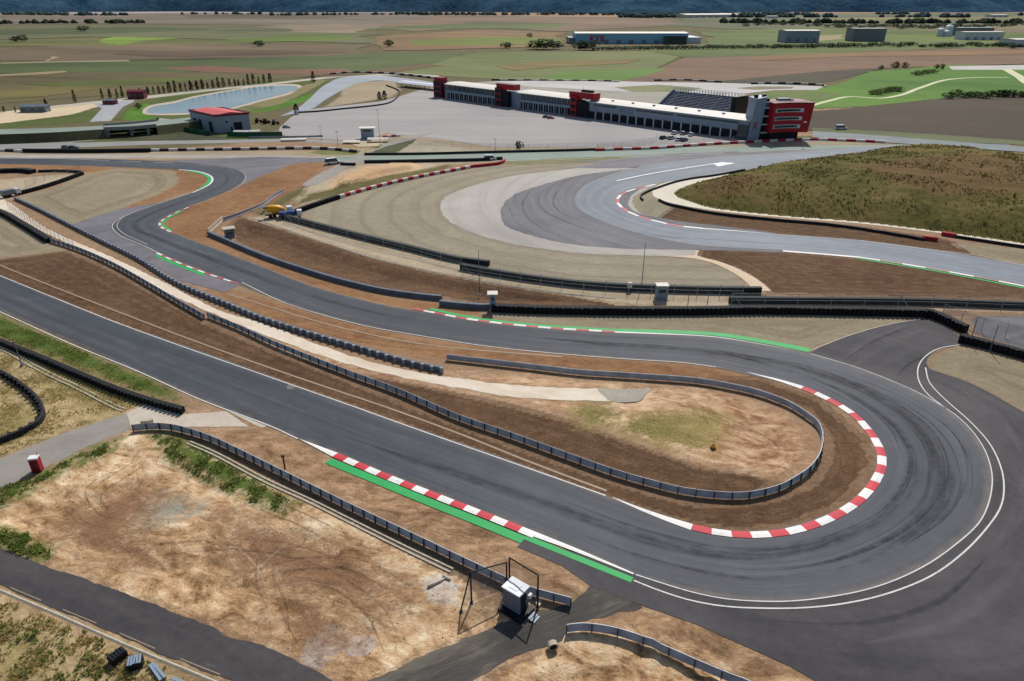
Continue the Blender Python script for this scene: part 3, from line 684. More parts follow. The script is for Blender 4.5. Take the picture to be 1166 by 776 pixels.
sheet('runoff_area', P([(128, 254), (129, 265), (150, 276), (258, 320), (275, 324), (255, 333), (206, 320), (155, 291), (88, 260), (84, 255), (129, 240), (180, 231)]), .05, M['runoff2'])
sheet('runoff_area', P([(227, 187), (190, 183), (300, 179), (370, 180), (372, 184), (333, 187), (297, 201), (262, 217), (276, 205)]), .05, M['runoff2'])
sheet('runoff_area', smooth(P([(919, 404), (940, 393), (975, 380), (1020, 368), (1057, 362)]), 2) + smooth(P([(1095, 384), (1094, 393), (1069, 398), (1056, 408), (1058, 420), (1075, 426), (1106, 437), (1166, 470), (1300, 545)]), 2) + P([(1300, 900), (980, 900), (930, 777), (899, 759), (792, 711), (737, 692), (672, 667), (640, 645), (589, 623), (600, 613), (722, 650), (830, 670), (1000, 650), (1110, 560), (1100, 500), (1040, 455)]), .045, M['runoff'])
sheet('asphalt_yard', P([(1108, 361), (1300, 358), (1300, 420), (1166, 398), (1110, 380)]), .04, M['runoff2'])
sheet('service_road', smooth(P([(-60, 196), (5, 228), (57, 262), (129, 294), (193, 325), (258, 357), (297, 368), (400, 406), (478, 425), (521, 431), (583, 439), (673, 443), (738, 443)]), 3) + smooth(P([(727, 458), (647, 456), (588, 453), (531, 443.5), (478, 434), (400, 416), (305, 383), (232, 353), (129, 304), (57, 268), (10, 246), (-60, 215)]), 3), .03, M['sandway'], jag=.35)
sheet('gravel_pad', P([(680, 443), (742, 443), (728, 458), (700, 458), (690, 456)]), .035, ground_mat('grey gravel pad', (150, 144, 134), (186, 176, 160), .2, 1, 5), jag=.4)
sheet('access_road', P([(150, 468), (144, 471), (77, 492), (0, 523), (-150, 585), (-150, 622), (0, 557), (46, 536), (103, 508), (150, 488)]), .03, M['access'], jag=.25)
sheet('concrete_slab', P([(144, 471), (167, 459), (209, 472), (258, 469), (283, 486), (175, 487), (150, 489)]), .035, M['concrete'], jag=.15)
sheet('concrete_slab', P([(256, 467), (262, 466), (308, 484), (298, 488)]), .04, M['concrete'], jag=.1)
sheet('track_edge_slab', P([(329, 437), (338, 440), (333, 444), (325, 443)]), .068, asphalt('patched asphalt', (104, 100, 92), (128, 122, 112), 3, 0), jag=.2)
sheet('old_road', P([(-200, 553), (0, 625), (49, 644), (116, 666), (180, 691), (232, 710), (258, 725), (300, 735), (345, 757), (400, 790), (330, 812), (258, 774), (180, 743.5), (124, 719), (57, 691), (0, 667), (-200, 590)]), .04, M['old_road'], jag=.3)
ribbon('road_edge_line', smooth(P([(-100, 627), (0, 665), (57, 689), (124, 716.5), (180, 741), (258, 772), (330, 802)]), 3), .10, .046, M['paleline'], step=1.7, dash=(3, 5))
ribbon('kerbstone', smooth(P([(-100, 635), (0, 675), (64, 702), (129, 731), (180, 752.6), (232, 774), (300, 803)]), 3), .35, .02, M['conc'], step=2, raise_edge=.12)
sheet('access_track', P([(675, 666), (650, 686), (614, 694), (571, 711), (525, 729), (480, 750), (390, 788), (420, 830), (500, 800), (534, 777), (571, 755), (611, 739), (643, 727), (645, 710), (684, 704), (735, 692)]), .03, M['gravel_way'], jag=.5)
sheet('pale_path', smooth(P([(797, 284.5), (794, 291.5), (815, 297), (835, 304), (860, 317), (872, 326), (878, 332)]), 2) + smooth(P([(858, 331), (853, 325), (840, 314), (809, 299), (785, 294), (762, 292.5)]), 2) + P([(791, 291), (793, 284.5)]), .05, ground_mat('pale path', (206, 182, 152), (228, 206, 180), .1, .8, 4, bump=.1))
CREAM = ground_mat('cream path', (206, 196, 176), (236, 226, 208), .1, .8, 4, bump=.1)
sheet('pale_path', smooth(P([(830, 197), (800, 199.5), (770, 205), (750, 211), (743, 218), (746, 225), (762, 231), (809, 239.5), (886, 247.5), (980, 255), (1072, 266), (1166, 279.5), (1230, 288)]), 2) + smooth(P([(1230, 285.6), (1166, 277.2), (1072, 263.8), (980, 252.8), (886, 245.2), (812, 236.8), (786, 229.5), (770, 222.5), (771, 217), (786, 211), (812, 204), (832, 199.5)]), 2), .05, CREAM, jag=.2)
# middle ground
BACK = P([(-200, 177), (0, 176.5), (0, 176.5), (300, 176.8), (370, 178), (405, 181), (405, 184), (360, 181), (306, 180), (0, 180), (-200, 180)])
sheet('concrete_apron', P([(-200, 176.6), (300, 177), (370, 179), (372, 180.3), (306, 180), (0, 180.4), (-200, 180)]), .03, M['apron'])
sheet('back_straight', P([(360, 180), (400, 178), (415, 176), (480, 176), (654, 171.8), (760, 168), (1000, 165), (1100, 164), (1100, 176), (950, 175), (860, 186), (700, 192), (660, 192), (700, 184), (480, 183.5), (415, 184), (372, 185)]), .04, M['greenroad'])
sheet('runoff_area', P([(600, 184), (700, 178.5), (800, 174), (1000, 168.5), (1000, 173), (820, 181), (707, 192), (640, 192), (690, 186)]), .045, M['runoff2'])
sheet('infield_gravel', P([(560, 185), (640, 180.5), (720, 178), (722, 180), (640, 186), (600, 188)]), .05, ground_mat('olive verge', (112, 116, 78), (150, 140, 110), .05, .3, 2, 4))
sheet('paddock', P([(318, 146), (340, 126), (433, 116), (456, 110), (479, 102.5), (494, 101), (494, 110), (655, 131), (850, 160), (852, 162), (795, 165), (690, 168), (560, 168), (500, 158), (440, 152), (415, 161), (330, 157), (318, 152)]), .05, M['paddock'])
sheet('paddock', P([(795, 164.5), (850, 160), (1000, 157), (1000, 161), (860, 162), (830, 163.5)]), .055, M['paddock'])
sheet('access_road', smooth(P([(500, 150), (466, 156), (440, 165), (418, 175), (380, 190), (345, 212), (355, 212), (395, 192), (428, 176), (450, 165), (474, 158)]), 4, True), .055, M['access'])
sheet('service_road', P([(-200, 166), (0, 164), (80, 163), (160, 161), (330, 158.5), (470, 164), (470, 167), (330, 161.5), (160, 165.5), (60, 169.5), (-200, 170)]), .05, asphalt('grey lane', (132, 132, 128), (156, 155, 150), 9, 0))
sheet('gravel_yard', P([(-200, 153), (0, 151), (70, 149), (100, 154), (108, 160), (80, 163), (0, 165), (-200, 168)]), .045, ground_mat('grey yard', (126, 122, 114), (150, 144, 136), .03, .2, 1.5))
sheet('town_road', P([(102, 139), (116, 124), (104, 117), (150, 112), (153, 116), (140, 122), (126, 138)]), .05, asphalt('pale road', (150, 152, 156), (176, 176, 178), 3, 1))
sheet('town_road', P([(30, 124), (110, 115.5), (155, 111), (230, 102), (310, 94.5), (390, 85.5), (460, 83), (500, 86), (500, 89), (460, 86), (392, 87.5), (312, 96.5), (235, 104.5), (158, 114), (110, 118), (30, 126)]), .055, ground_mat('light lane', (170, 164, 150), (196, 188, 172), .02, .1, .8))
# loop at the end of the pit straight
k_out = [(318, 133), (338, 124), (352, 113), (372, 96), (396, 87.5), (430, 86.5), (470, 90.5), (500, 95), (560, 103)]
k_in = [(340, 129), (356, 123.5), (372, 113), (392, 102), (410, 94.5), (432, 92), (470, 96.5), (500, 100), (560, 107)]
strip('race_track', P(k_out), P(k_in), .06, M['kart'], 5)
sheet('pond_bank', smooth(P([(162, 128), (172, 120), (198, 115.5), (220, 110), (263, 102.5), (297, 97.5), (333, 96), (345, 99.5), (333, 107), (297, 116), (263, 125), (211, 131), (168, 131)]), 6, True), .05, ground_mat('pond bank', (176, 164, 146), (204, 190, 172), .05, .3, 2))
sheet('pond_water', smooth(P([(167, 127.5), (177, 121), (198, 118), (220, 112), (263, 104), (297, 99), (331.5, 98), (340, 100.6), (328, 106), (297, 114), (263, 123), (246, 126), (211, 129), (172, 129.5)]), 6, True), .09, M['water'])
sheet('grass_bank', P([(286, 127), (322, 118), (352, 104), (372, 92), (366, 90), (345, 98), (330, 108), (298, 116), (266, 124.5)]), .06, ground_mat('bank grass', (72, 92, 40), (136, 124, 84), .02, .1, .8, c3=(96, 130, 52)), jag=1.5)
# kart circuit behind the pits and the green knoll
sheet('parking_lot', P([(505, 97), (560, 93), (700, 93.5), (830, 96), (850, 112), (860, 140), (850, 150), (760, 130), (650, 115)]), .2, ground_mat('grey lot', (132, 128, 118), (168, 162, 150), .02, .1, .8, 3, c3=(120, 122, 96)))
fieldspec = [
 ('plough_field', [(700, 93), (738, 84), (780, 66), (1166, 53), (1300, 52), (1300, 66), (1166, 73), (1000, 78), (900, 86), (840, 92), (760, 96)], (104, 82, 64), (138, 110, 86), .10),
 ('dark_field', [(820, 93), (930, 82), (1010, 77), (950, 92), (910, 98), (850, 100)], (62, 60, 46), (88, 80, 62), .15),
 ('green_field', [(440, 82), (540, 60), (745, 58), (780, 62), (740, 82), (700, 93), (600, 92), (520, 88)], (92, 104, 58), (126, 128, 80), .10),
 ('green_field', [(610, 92), (640, 82), (760, 78), (738, 86), (700, 94)], (84, 116, 46), (110, 138, 62), .14),
 ('grass_hill', [(880, 112), (905, 106), (955, 96), (990, 82), (1090, 74), (1166, 76), (1300, 78), (1300, 112), (1166, 106), (1080, 112), (985, 122), (930, 124)], (64, 104, 32), (104, 140, 50), .20),
 ('dark_field', [(905, 126), (930, 127), (985, 122), (1080, 112), (1166, 107), (1300, 110), (1300, 170), (1166, 162), (1060, 155), (930, 149), (905, 150)], (62, 54, 44), (90, 78, 62), .20),
 ('kart_track', [(400, 95)], None, None, 0),
 ('verge_grass', [(925, 146), (1060, 153), (1166, 161), (1300, 170), (1300, 176), (1166, 166), (1000, 158), (925, 150)], (84, 92, 60), (112, 118, 82), .22),
]
for nm, px, a, b, z in fieldspec:
    if a: sheet(nm, P(px), z, ground_mat(nm + ' soil', a, b, .006, .03, .4, 4, .3, bump=.2), jag=1.5, seed=3)
sheet('back_road', P([(925, 150), (1000, 155), (1100, 163), (1166, 168), (1300, 178), (1300, 184), (1166, 174), (1050, 166), (925, 157)]), .26, M['backroad'])
pathm = ground_mat('pale footpath', (200, 200, 160), (222, 220, 186), .05, .3, 2)
ribbon('footpath', smooth(P([(928, 121), (950, 115), (972, 111), (1000, 113), (1025, 110), (1050, 101), (1085, 91), (1120, 89), (1150, 89)]), 6), 3.6, .28, pathm, step=6)
ribbon('footpath', smooth(P([(1140, 79), (1155, 88), (1166, 96), (1190, 104)]), 6), 8, .30, pathm, step=6)
sheet('parking_lot', P([(1080, 76), (1166, 74.5), (1300, 74), (1300, 79), (1166, 80), (1084, 80)]), .27, ground_mat('parking surface', (180, 178, 170), (206, 202, 196), .02, .1, .6))
kartm = ground_mat('kart asphalt', (176, 172, 168), (206, 202, 198), .02, .1, .8, 4)
sheet('kart_track', P([(560, 93), (660, 92), (740, 94), (820, 95), (900, 97.5), (938, 99), (930, 103), (880, 103.5), (850, 107), (835, 114), (820, 112), (828, 106), (800, 108), (700, 104), (600, 99)]), .24, kartm)
sheet('kart_infield', P([(700, 100), (750, 97), (800, 101), (780, 106), (720, 105)]), .28, ground_mat('infield grass', (104, 116, 70), (150, 146, 110), .02, .1, .8), jag=1)
sheet('kart_infield', P([(855, 107), (880, 104.5), (930, 104.5), (960, 108), (930, 116), (860, 116)]), .29, ground_mat('infield grass two', (84, 104, 52), (116, 128, 70), .02, .1, .8), jag=1)
sheet('kart_infield', P([(838, 101), (862, 99), (905, 99.5), (900, 101.5), (860, 103)]), .30, ground_mat('infield soil', (120, 112, 90), (150, 140, 116), .02, .1, .8), jag=1)
sheet('grass_bank', P([(419, 175.5), (440, 167), (474, 159), (470, 163), (449, 175.2)]), .12, ground_mat('crossing bank', (56, 66, 40), (96, 98, 62), .05, .3, 2), jag=.5)
sheet('gravel_bank', P([(455, 174.8), (472, 162), (480, 160), (520, 167), (540, 172.5)]), .12, ground_mat('sandy bank', (146, 136, 116), (184, 174, 152), .05, .3, 2), jag=.5)
sheet('gravel_bank', P([(395, 163), (420, 159.5), (440, 161), (430, 167), (408, 168)]), .13, ground_mat('sandy bank two', (176, 160, 132), (206, 190, 160), .05, .3, 2), jag=.5)
sheet('grass_bank', P([(372, 171), (392, 168), (412, 172), (405, 176.4), (368, 176.6), (350, 174)]), .03, ground_mat('lower bank', (92, 104, 52), (134, 132, 84), .05, .3, 2), jag=.5)
for i_, (q_, a_, b_) in enumerate([([(240, 46), (330, 40), (420, 41), (400, 45), (300, 49)], (88, 104, 56), (108, 122, 66)), ([(120, 62), (260, 57), (400, 60), (300, 63), (180, 66)], (88, 74, 58), (112, 96, 78)), ([(20, 96), (160, 90), (280, 88), (200, 94), (80, 101)], (84, 92, 50), (108, 112, 66)),
     ([(0, 104), (90, 98), (140, 98), (60, 110), (0, 114)], (104, 98, 60), (128, 118, 80)), ([(460, 47), (560, 42), (640, 44), (640, 50), (540, 52), (470, 52)], (106, 116, 58), (128, 134, 74)), ([(860, 24), (1000, 20), (1166, 19), (1166, 22), (1000, 24), (880, 27)], (122, 118, 84), (142, 134, 100)),
     ([(1000, 41), (1060, 38), (1166, 38), (1166, 42), (1060, 45)], (94, 112, 54), (116, 128, 70)), ([(560, 76), (640, 70), (740, 68), (730, 73), (640, 77), (580, 81)], (112, 104, 66), (136, 122, 84)), ([(850, 64), (960, 60), (1166, 58), (1166, 61), (960, 65), (860, 70)], (128, 104, 78), (146, 120, 92)),
     ([(0, 34), (160, 31), (260, 33), (160, 37), (0, 40)], (74, 84, 58), (98, 102, 74)), ([(210, 18), (330, 16), (420, 19), (330, 22), (220, 21)], (90, 82, 72), (116, 104, 92))]): LATE.append((q_, a_, b_))
# far plain
def wavy(pts, seed):
    out = []
    for a, b in zip(pts, pts[1:] + pts[:1]):
        L = (b - a).length; n = max(2, min(30, int(L / 40)))
        for k in range(n):
            q = a.lerp(b, k / n); am = min(.03 * q.y, 60)
            nz = mnoise.noise_vector(Vector((q.x * .006, q.y * .006, seed))) + mnoise.noise_vector(Vector((q.x * .03, q.y * .03, seed))) * .3
            out.append(q + Vector((nz.x * am, nz.y * am * .7, 0)))
    return out
farspec = [
 ([(-900, 46), (0, 46), (110, 44), (280, 46), (300, 50), (120, 54), (0, 53), (-900, 52)], (96, 98, 66), (116, 116, 78)),
 ([(-900, 54), (0, 54), (220, 50), (420, 52), (420, 64), (200, 68), (0, 70), (-900, 74)], (106, 94, 76), (128, 114, 94)),
 ([(-900, 75), (0, 71), (200, 69), (330, 64), (470, 60), (540, 60), (470, 76), (420, 82), (330, 80), (200, 82), (0, 84), (-900, 90)], (74, 88, 56), (100, 108, 72)),
 ([(-900, 90), (0, 84), (180, 82), (330, 82), (380, 84), (300, 92), (200, 100), (110, 110), (0, 118), (-900, 132)], (92, 84, 62), (118, 108, 80)),
 ([(180, 78), (240, 75), (300, 80), (390, 78), (395, 83), (330, 85), (230, 82)], (120, 92, 78), (138, 108, 90)),
 ([(112, 48), (140, 41), (170, 39), (210, 40), (215, 43), (180, 46), (130, 52)], (110, 130, 60), (132, 150, 76)),
 ([(0, 71.5), (60, 70), (150, 69), (150, 70.5), (60, 72), (0, 73)], (150, 146, 116), (166, 160, 130)),
 ([(0, 85.5), (60, 82), (80, 81), (80, 83), (60, 85), (0, 88)], (158, 144, 116), (170, 154, 126)),
 ([(48, 69), (58, 64), (64, 65), (54, 70)], (176, 158, 132), (190, 170, 140)),
 ([(420, 52), (440, 40), (560, 34), (640, 38), (640, 52), (540, 56), (430, 58)], (122, 104, 78), (144, 122, 92)),
 ([(-900, 30), (0, 30), (120, 29), (300, 30), (430, 38), (420, 50), (300, 46), (110, 42), (0, 45), (-900, 45)], (96, 100, 74), (118, 118, 90)),
 ([(-900, 14), (0, 14), (500, 14), (520, 24), (430, 34), (300, 29), (120, 27), (0, 29), (-900, 29)], (116, 108, 98), (138, 126, 112)),
 ([(500, 16), (760, 22), (800, 28), (640, 36), (560, 32), (460, 36), (440, 30)], (118, 104, 90), (142, 122, 104)),
 ([(780, 20), (900, 16), (1300, 14), (1300, 34), (1000, 30), (860, 34), (760, 30)], (92, 98, 74), (116, 116, 92)),
 ([(800, 36), (900, 32), (1300, 34), (1300, 54), (1166, 53), (780, 66), (740, 58), (800, 54)], (88, 102, 56), (112, 120, 76)),
 ([(300, 30), (380, 28), (430, 32), (410, 38), (330, 36)], (140, 128, 110), (156, 142, 122)),
 ([(60, 14), (200, 13), (480, 12.6), (480, 14.5), (200, 15.5), (60, 16)], (168, 162, 158), (186, 178, 172)),
 ([(900, 42), (960, 40), (975, 44), (930, 47)], (150, 140, 104), (160, 150, 118)),
 ([(1040, 34), (1166, 28), (1300, 30), (1300, 36), (1120, 38)], (120, 112, 90), (138, 128, 104)),
 ([(340, 88), (420, 80), (500, 74), (520, 76), (460, 82), (400, 86)], (96, 84, 62), (120, 104, 80)),
 ([(415, 34), (470, 29), (560, 26), (650, 27), (640, 33), (560, 33)], (92, 102, 66), (110, 118, 80))]
for i, (px, a, b) in enumerate(farspec + LATE):
    px = [(q[0], q[1]) for q in px]
    z = .12 + .008 * i; sat = lambda c, k, g: tuple(max(0, min(255, (sum(c) / 3 + (v - sum(c) / 3) * k) * g)) for v in c); a2 = sat(a, 1.35, .76); b2 = sat(b, 1.3, 1.0)
    sheet('far_field', wavy(P(px), i), z, ground_mat('far field soil %d' % i, a2, b2, .0022, .009, .05, 5, .12 + .3 * math.sin(i * 2.3), bump=0))

# ------------------------------------------------------------------ painted lines and kerbs
def kerb(name, px, w, block, side, mats=('red', 'white'), z=.075, h=.07, taper=None):
    pts = smooth(P(px), 1.0)
    return ribbon(name, pts, w * side, z, None, mats=[M[m] for m in mats], block=block, raise_edge=h)
def line(px, w=.18, z=.08, mat='line', **k): return ribbon('painted_line', smooth(P(px), 1.5), w, z, M[mat], **k)
# straight, track side
line([(340, 500), (310, 486), (232, 456.5), (155, 422), (77, 390), (0, 355), (-150, 291)], .22)
line([(690, 564.5), (598, 532), (478, 490), (400, 462), (323, 435), (206, 394), (129, 366), (64, 340), (0, 314), (-120, 266)], .22)
line([(206, 269), (245, 284), (300, 305.5), (358, 327), (400, 339), (450, 351)], .16, mat='paleline')
line([(275, 322), (323, 345), (375, 361.5), (426, 374), (478, 383), (557, 395.5), (635, 403.5), (712, 409.5), (780, 414), (815, 419)], .2)
line([(923, 403.5), (978, 420), (1033, 442), (1062, 457), (1088, 473.5), (1106, 491), (1121, 514), (1129, 546), (1117, 591), (1085, 622), (1046, 648), (995, 669), (943, 680), (892, 685), (830, 682.5), (790, 675), (744, 661), (724, 654.5)], .16, .085)
line([(1095, 392.5), (1069, 397), (1051, 408), (1044, 422), (1047, 438), (1058, 452), (1077, 466)], .2, .085)
line([(1053, 419), (1058, 437), (1077, 457), (1102, 479), (1124, 503), (1136, 525), (1142, 550), (1139, 576), (1126, 597), (1098, 627.5), (1059, 656), (1008, 676.5), (956, 688), (905, 692.5), (866, 692.5), (820, 690), (780, 682), (744, 670), (722, 661)], .2, .085)
line([(923, 400), (940, 393), (975, 380), (1020, 368.5), (1050, 364)], .12, .085)
line([(219, 219.5), (180, 232.5), (144, 245.5), (128, 256), (134, 267), (165, 281), (185, 291)], .18, .085)
line([(140, 247), (133, 257), (140, 266), (168, 279)], .14, .085)
line([(227, 188.6), (263, 192), (278, 198), (276, 209), (258, 220), (220, 234.5)], .14, .085)
line([(0, 181), (60, 181), (103, 182.5)], .35, .085); line([(103, 182.5), (140, 184), (205, 186.5)], .3, .085, dash=(3, 5), step=3)
line([(560, 184), (700, 180), (880, 172)], .35, .085, dash=(5, 7), step=4)
for px_ in ([(-120, 252), (0, 303), (129, 354), (240, 396), (345, 433), (440, 465), (520, 494), (600, 526), (690, 560)], [(258, 335), (300, 348), (380, 372), (470, 391), (540, 399), (640, 407)]):
    line(px_, .45, .015, 'paleline', w1=.4)
def mark_mat(name, c, dens, sc=.5):
    t = NT(name); uv = t.n('ShaderNodeUVMap').outputs[0]; sp = t.n('ShaderNodeSeparateXYZ'); t.l(uv, sp.inputs[0])
    tr = t.n('ShaderNodeBsdfTransparent'); mx = t.n('ShaderNodeMixShader'); t.col(alb(c)); t.rough(.85)
    e = t.math('SUBTRACT', 1, t.math('ABSOLUTE', t.math('SUBTRACT', t.math('MULTIPLY', sp.outputs[1], 2), 1))); e = t.rng(e, 0, .8, 0, 1, True)
    n = t.rng(t.noise(t.mapping(uv, (.05, 1.5, 1)), 1.0, 4, .6), .38, .62, .15, 1, True); n2 = t.rng(t.noise(t.pos(), sc, 5, .7), .35, .6, .3, 1)
    f = t.math('MULTIPLY', t.math('MULTIPLY', e, n), t.math('MULTIPLY', n2, dens))
    t.l(f, mx.inputs[0]); t.l(tr.outputs[0], mx.inputs[1]); t.l(t.bs.outputs[0], mx.inputs[2]); t.l(mx.outputs[0], t.out.inputs[0]); return t.mat
M['rubber'] = mark_mat('rubber mark', (38, 39, 43), .5); M['rubber2'] = mark_mat('faint rubber mark', (50, 50, 56), .5)
M['rut'] = mark_mat('wheel rut', (100, 74, 55), .5, 1.2); M['palerut'] = mark_mat('pale wheel rut', (222, 196, 166), .35, 1.2); M['patch'] = mark_mat('pale wear', (140, 136, 138), .3, .15)
def marks(name, curves, w, z, mat, terrain=False):
    mb = MB(); mb.uv = []
    for c in curves:
        pts = resample(smooth(c, 1.0), 1.0); nn = normals(pts); N = len(pts); u = random.random() * 500
        b = len(mb.v)
        for i, (p, n) in enumerate(zip(pts, nn)):
            k = min(1, min(i, N - 1 - i) / (.3 * N + 1)) * w / 2 + .01
            for sgn in (-1, 1):
                q = p + n * (k * sgn); mb.v.append((q.x, q.y, (zat(q.x, q.y) + .05) if terrain else z)); mb.uv.append((u + i, (sgn + 1) / 2))
        for i in range(N - 1): mb.f.append((b + 2 * i, b + 2 * i + 2, b + 2 * i + 3, b + 2 * i + 1)[::1]); mb.m.append(0)
    return tag(mb.build(name, mat), kind='structure')
def along(f0, f1, r0, r1):
    n0, n1 = int(f0 * (len(TA) - 1)), int(f1 * (len(TA) - 1)); return [TB[i].lerp(TA[i], r0 + (r1 - r0) * (i - n0) / max(1, n1 - n0)) for i in range(n0, n1 + 1, 3)]
def idx(px, py): g = G(px, py); return min(range(len(TA)), key=lambda i: (TB[i] - g).length) / (len(TA) - 1)
fh0, fh1, fs, fe = idx(860, 429), idx(806, 602), idx(557, 395), idx(345, 442)
cs = []
for k in range(13):
    a = random.uniform(fh0 - .02, fh1 - .05); L_ = random.uniform(.03, .10); r = random.uniform(.25, .85); cs.append(along(a, min(a + L_, fh1 + .06), r, r + random.uniform(-.15, .25)))
marks('tyre_mark', cs, .5, .072, M['rubber'])
cs = [along(fs, fh0 + .03, .62, .3), along(fh0 - .01, fh1 + .03, .3, .35), along(fh1 - .02, fe, .35, .7), along(.22, fs, .45, .6), along(fh0 - .03, fh1 + .03, .5, .75), along(fh0 - .05, fh1, .42, .6)]
marks('tyre_mark', cs, 2.6, .0735, M['rubber2'])
marks('tyre_mark', [along(fe - .02, .985, .5, .45), along(fe - .1, .97, .75, .8), along(fs - .15, fs + .05, .25, .2)], 3.0, .0745, M['patch'])
ar = lambda l: P(l)
marks('tyre_mark', [ar([(578, 232), (586, 250), (601, 263), (635, 275)]), ar([(612, 212), (596, 229), (600, 247), (625, 265), (660, 278)]), ar([(640, 207), (617, 219), (615, 236), (640, 251), (686, 266), (750, 273)]), ar([(650, 205), (634, 219), (632, 236), (655, 250), (700, 262)]), ar([(690, 196), (650, 204), (630, 214)]), ar([(700, 262), (760, 270), (840, 275), (930, 281)])], .9, .074, M['rubber'])
marks('tyre_mark', [ar([(1030, 370), (985, 392), (960, 410)]), ar([(1060, 372), (1010, 392), (975, 415), (960, 430)]), ar([(1075, 385), (1030, 400), (1000, 420)]), ar([(1150, 470), (1166, 520), (1160, 580), (1120, 640)]), ar([(1090, 440), (1140, 480), (1166, 520)]), ar([(980, 735), (1080, 710), (1166, 640)])], 3.4, .052, M['patch'])
marks('tyre_mark', [ar([(1050, 368), (1000, 386), (958, 412)]), ar([(1084, 395), (1040, 412), (1020, 430)]), ar([(860, 705), (960, 712), (1060, 690), (1130, 630)])], 1.2, .054, M['rubber2'])
def pair(l, g=.95):
    pts = smooth(P(l), 2); nn = normals(pts); return [[p + n * g for p, n in zip(pts, nn)][::2], [p - n * g for p, n in zip(pts, nn)][::2]]
rt = []
for l in ([(180, 500), (150, 525), (95, 548), (88, 565), (110, 590), (160, 600)], [(170, 505), (140, 540), (105, 560), (118, 585)], [(320, 735), (315, 690), (300, 650), (310, 610)], [(360, 745), (330, 690), (318, 640)], [(230, 690), (300, 650), (400, 640), (470, 680)],
          [(120, 640), (220, 620), (330, 625), (430, 660)], [(260, 560), (330, 585), (400, 620)], [(450, 745), (430, 700), (380, 660), (300, 640)]): rt += pair(l)
marks('wheel_rut', rt, .5, 0, M['rut'], True)
rt = []
for l in ([(190, 505), (200, 560), (170, 610)], [(140, 600), (240, 600), (300, 640), (320, 700)], [(250, 700), (330, 670), (420, 690), (520, 720)], [(350, 600), (300, 630), (260, 680)], [(590, 765), (640, 745), (700, 760)]): rt += pair(l)
marks('wheel_rut', rt, .4, 0, M['palerut'], True)
rt = []
for l in ([(0, 310), (100, 325), (240, 380), (400, 445), (560, 505), (700, 556)], [(560, 470), (700, 515), (800, 545), (870, 545)], [(860, 440), (930, 475), (965, 520), (950, 560), (890, 590), (800, 585)], [(880, 310), (980, 315), (1100, 330)], [(730, 460), (800, 470), (880, 510), (860, 535)], [(300, 358), (420, 388), (560, 402)], [(230, 240), (290, 215), (350, 192)]): rt += pair(l)
marks('wheel_rut', rt, .45, 0, M['rut'], True)
# kerbs: the straight
e1 = smooth(P([(340, 500), (358, 506.5), (385, 516.5)]), 1)
ribbon('kerb', e1, -.06, .075, M['white'], w1=-1.15, raise_edge=.05)
kerb('kerb', [(385, 516.5), (440, 539.5), (492, 560), (560, 586.3), (611.5, 607)], -1.2, 2.15, 1)
ribbon('kerb', smooth(P([(611.5, 607), (661, 627), (722, 653.5)]), 1), -.9, .075, M['white'], w1=-.25, raise_edge=.05)
ribbon('green_strip', smooth(P([(381, 520), (440, 543.8), (492, 564.8), (560, 591.5), (602, 608.5)]), 1), -1.35, .07, M['green'], off=-.62)
ribbon('green_strip', smooth(P([(602, 608), (661, 631.5), (722.6, 656)]), 1), -.9, .068, M['green'], off=-.35)
# kerbs: the hairpin
ribbon('kerb', smooth(P([(850, 424.5), (886, 434.5), (912, 443.5)]), 1), .1, .075, M['white'], w1=1.2, raise_edge=.04)
hair = [(912, 443.5), (923, 448), (945, 458.5), (968, 473), (984, 490), (995, 507), (999, 521), (998, 532), (991, 547), (978, 563), (960, 577), (935, 590), (905, 600), (880, 604.5), (850, 606), (818, 603.5), (789, 597.5)]
kerb('kerb', hair, 1.22, 2.3, 1, mats=('red', 'white'))
ribbon('kerb', smooth(P([(789, 597.5), (760, 589), (733, 580), (698, 567)]), 1), 1.25, .075, M['white'], w1=.15, raise_edge=.04)
# kerb opposite, before the hairpin
kk = [(470, 353), (500, 358.6), (531.5, 364.5), (583, 371), (635, 375.5), (700, 379.3)]
kerb('kerb', kk, .75, 2.6, 1, mats=('dullred', 'white'))
ribbon('kerb', smooth(P([(700, 379.3), (740, 380.7), (813, 384.5), (868, 393), (905, 400)]), 1), .55, .075, M['white'], w1=.1, raise_edge=.04)
ribbon('green_strip', smooth(P([(486, 354.5), (531.5, 364), (583, 370.7), (635, 375.2), (700, 379)]), 1), 1.0, .07, M['green'], off=.72)
ribbon('green_strip', smooth(P([(700, 379), (740, 380.4), (813, 384), (868, 392.5), (921, 403)]), 1), 1.35, .069, M['green'], off=.45, w1=2.0)
# kerbs of the esses
kerb('kerb', [(219, 234.5), (205, 240), (190, 247.5), (180.5, 254.5), (184, 260.5), (198, 266.5)], .6, 2.4, 1, mats=('dullred', 'white'))
ribbon('green_strip', smooth(P([(205, 240), (190, 247.5), (180.5, 254.5), (184, 260.5), (192, 264)]), 1), .9, .07, M['green'], off=.62)
kerb('kerb', [(180, 288.5), (200, 297.5), (235, 311), (272, 323)], -.6, 2.6, 1, mats=('white', 'dullred'))
ribbon('green_strip', smooth(P([(184, 290), (200, 297.5), (220, 305.5), (238, 312)]), 1), -1.1, .07, M['green'], off=-.62)
kerb('kerb', [(203, 194), (222, 195.5), (236, 199.5), (241, 204.5), (236, 211.5), (218, 220)], .7, 3, 1, mats=('white', 'white'))
ribbon('green_strip', smooth(P([(215, 194.8), (222, 195.5), (236, 199.5), (241, 204.5), (236, 211.5), (230, 215)]), 1), -1.3, .07, M['green'], off=-.05)
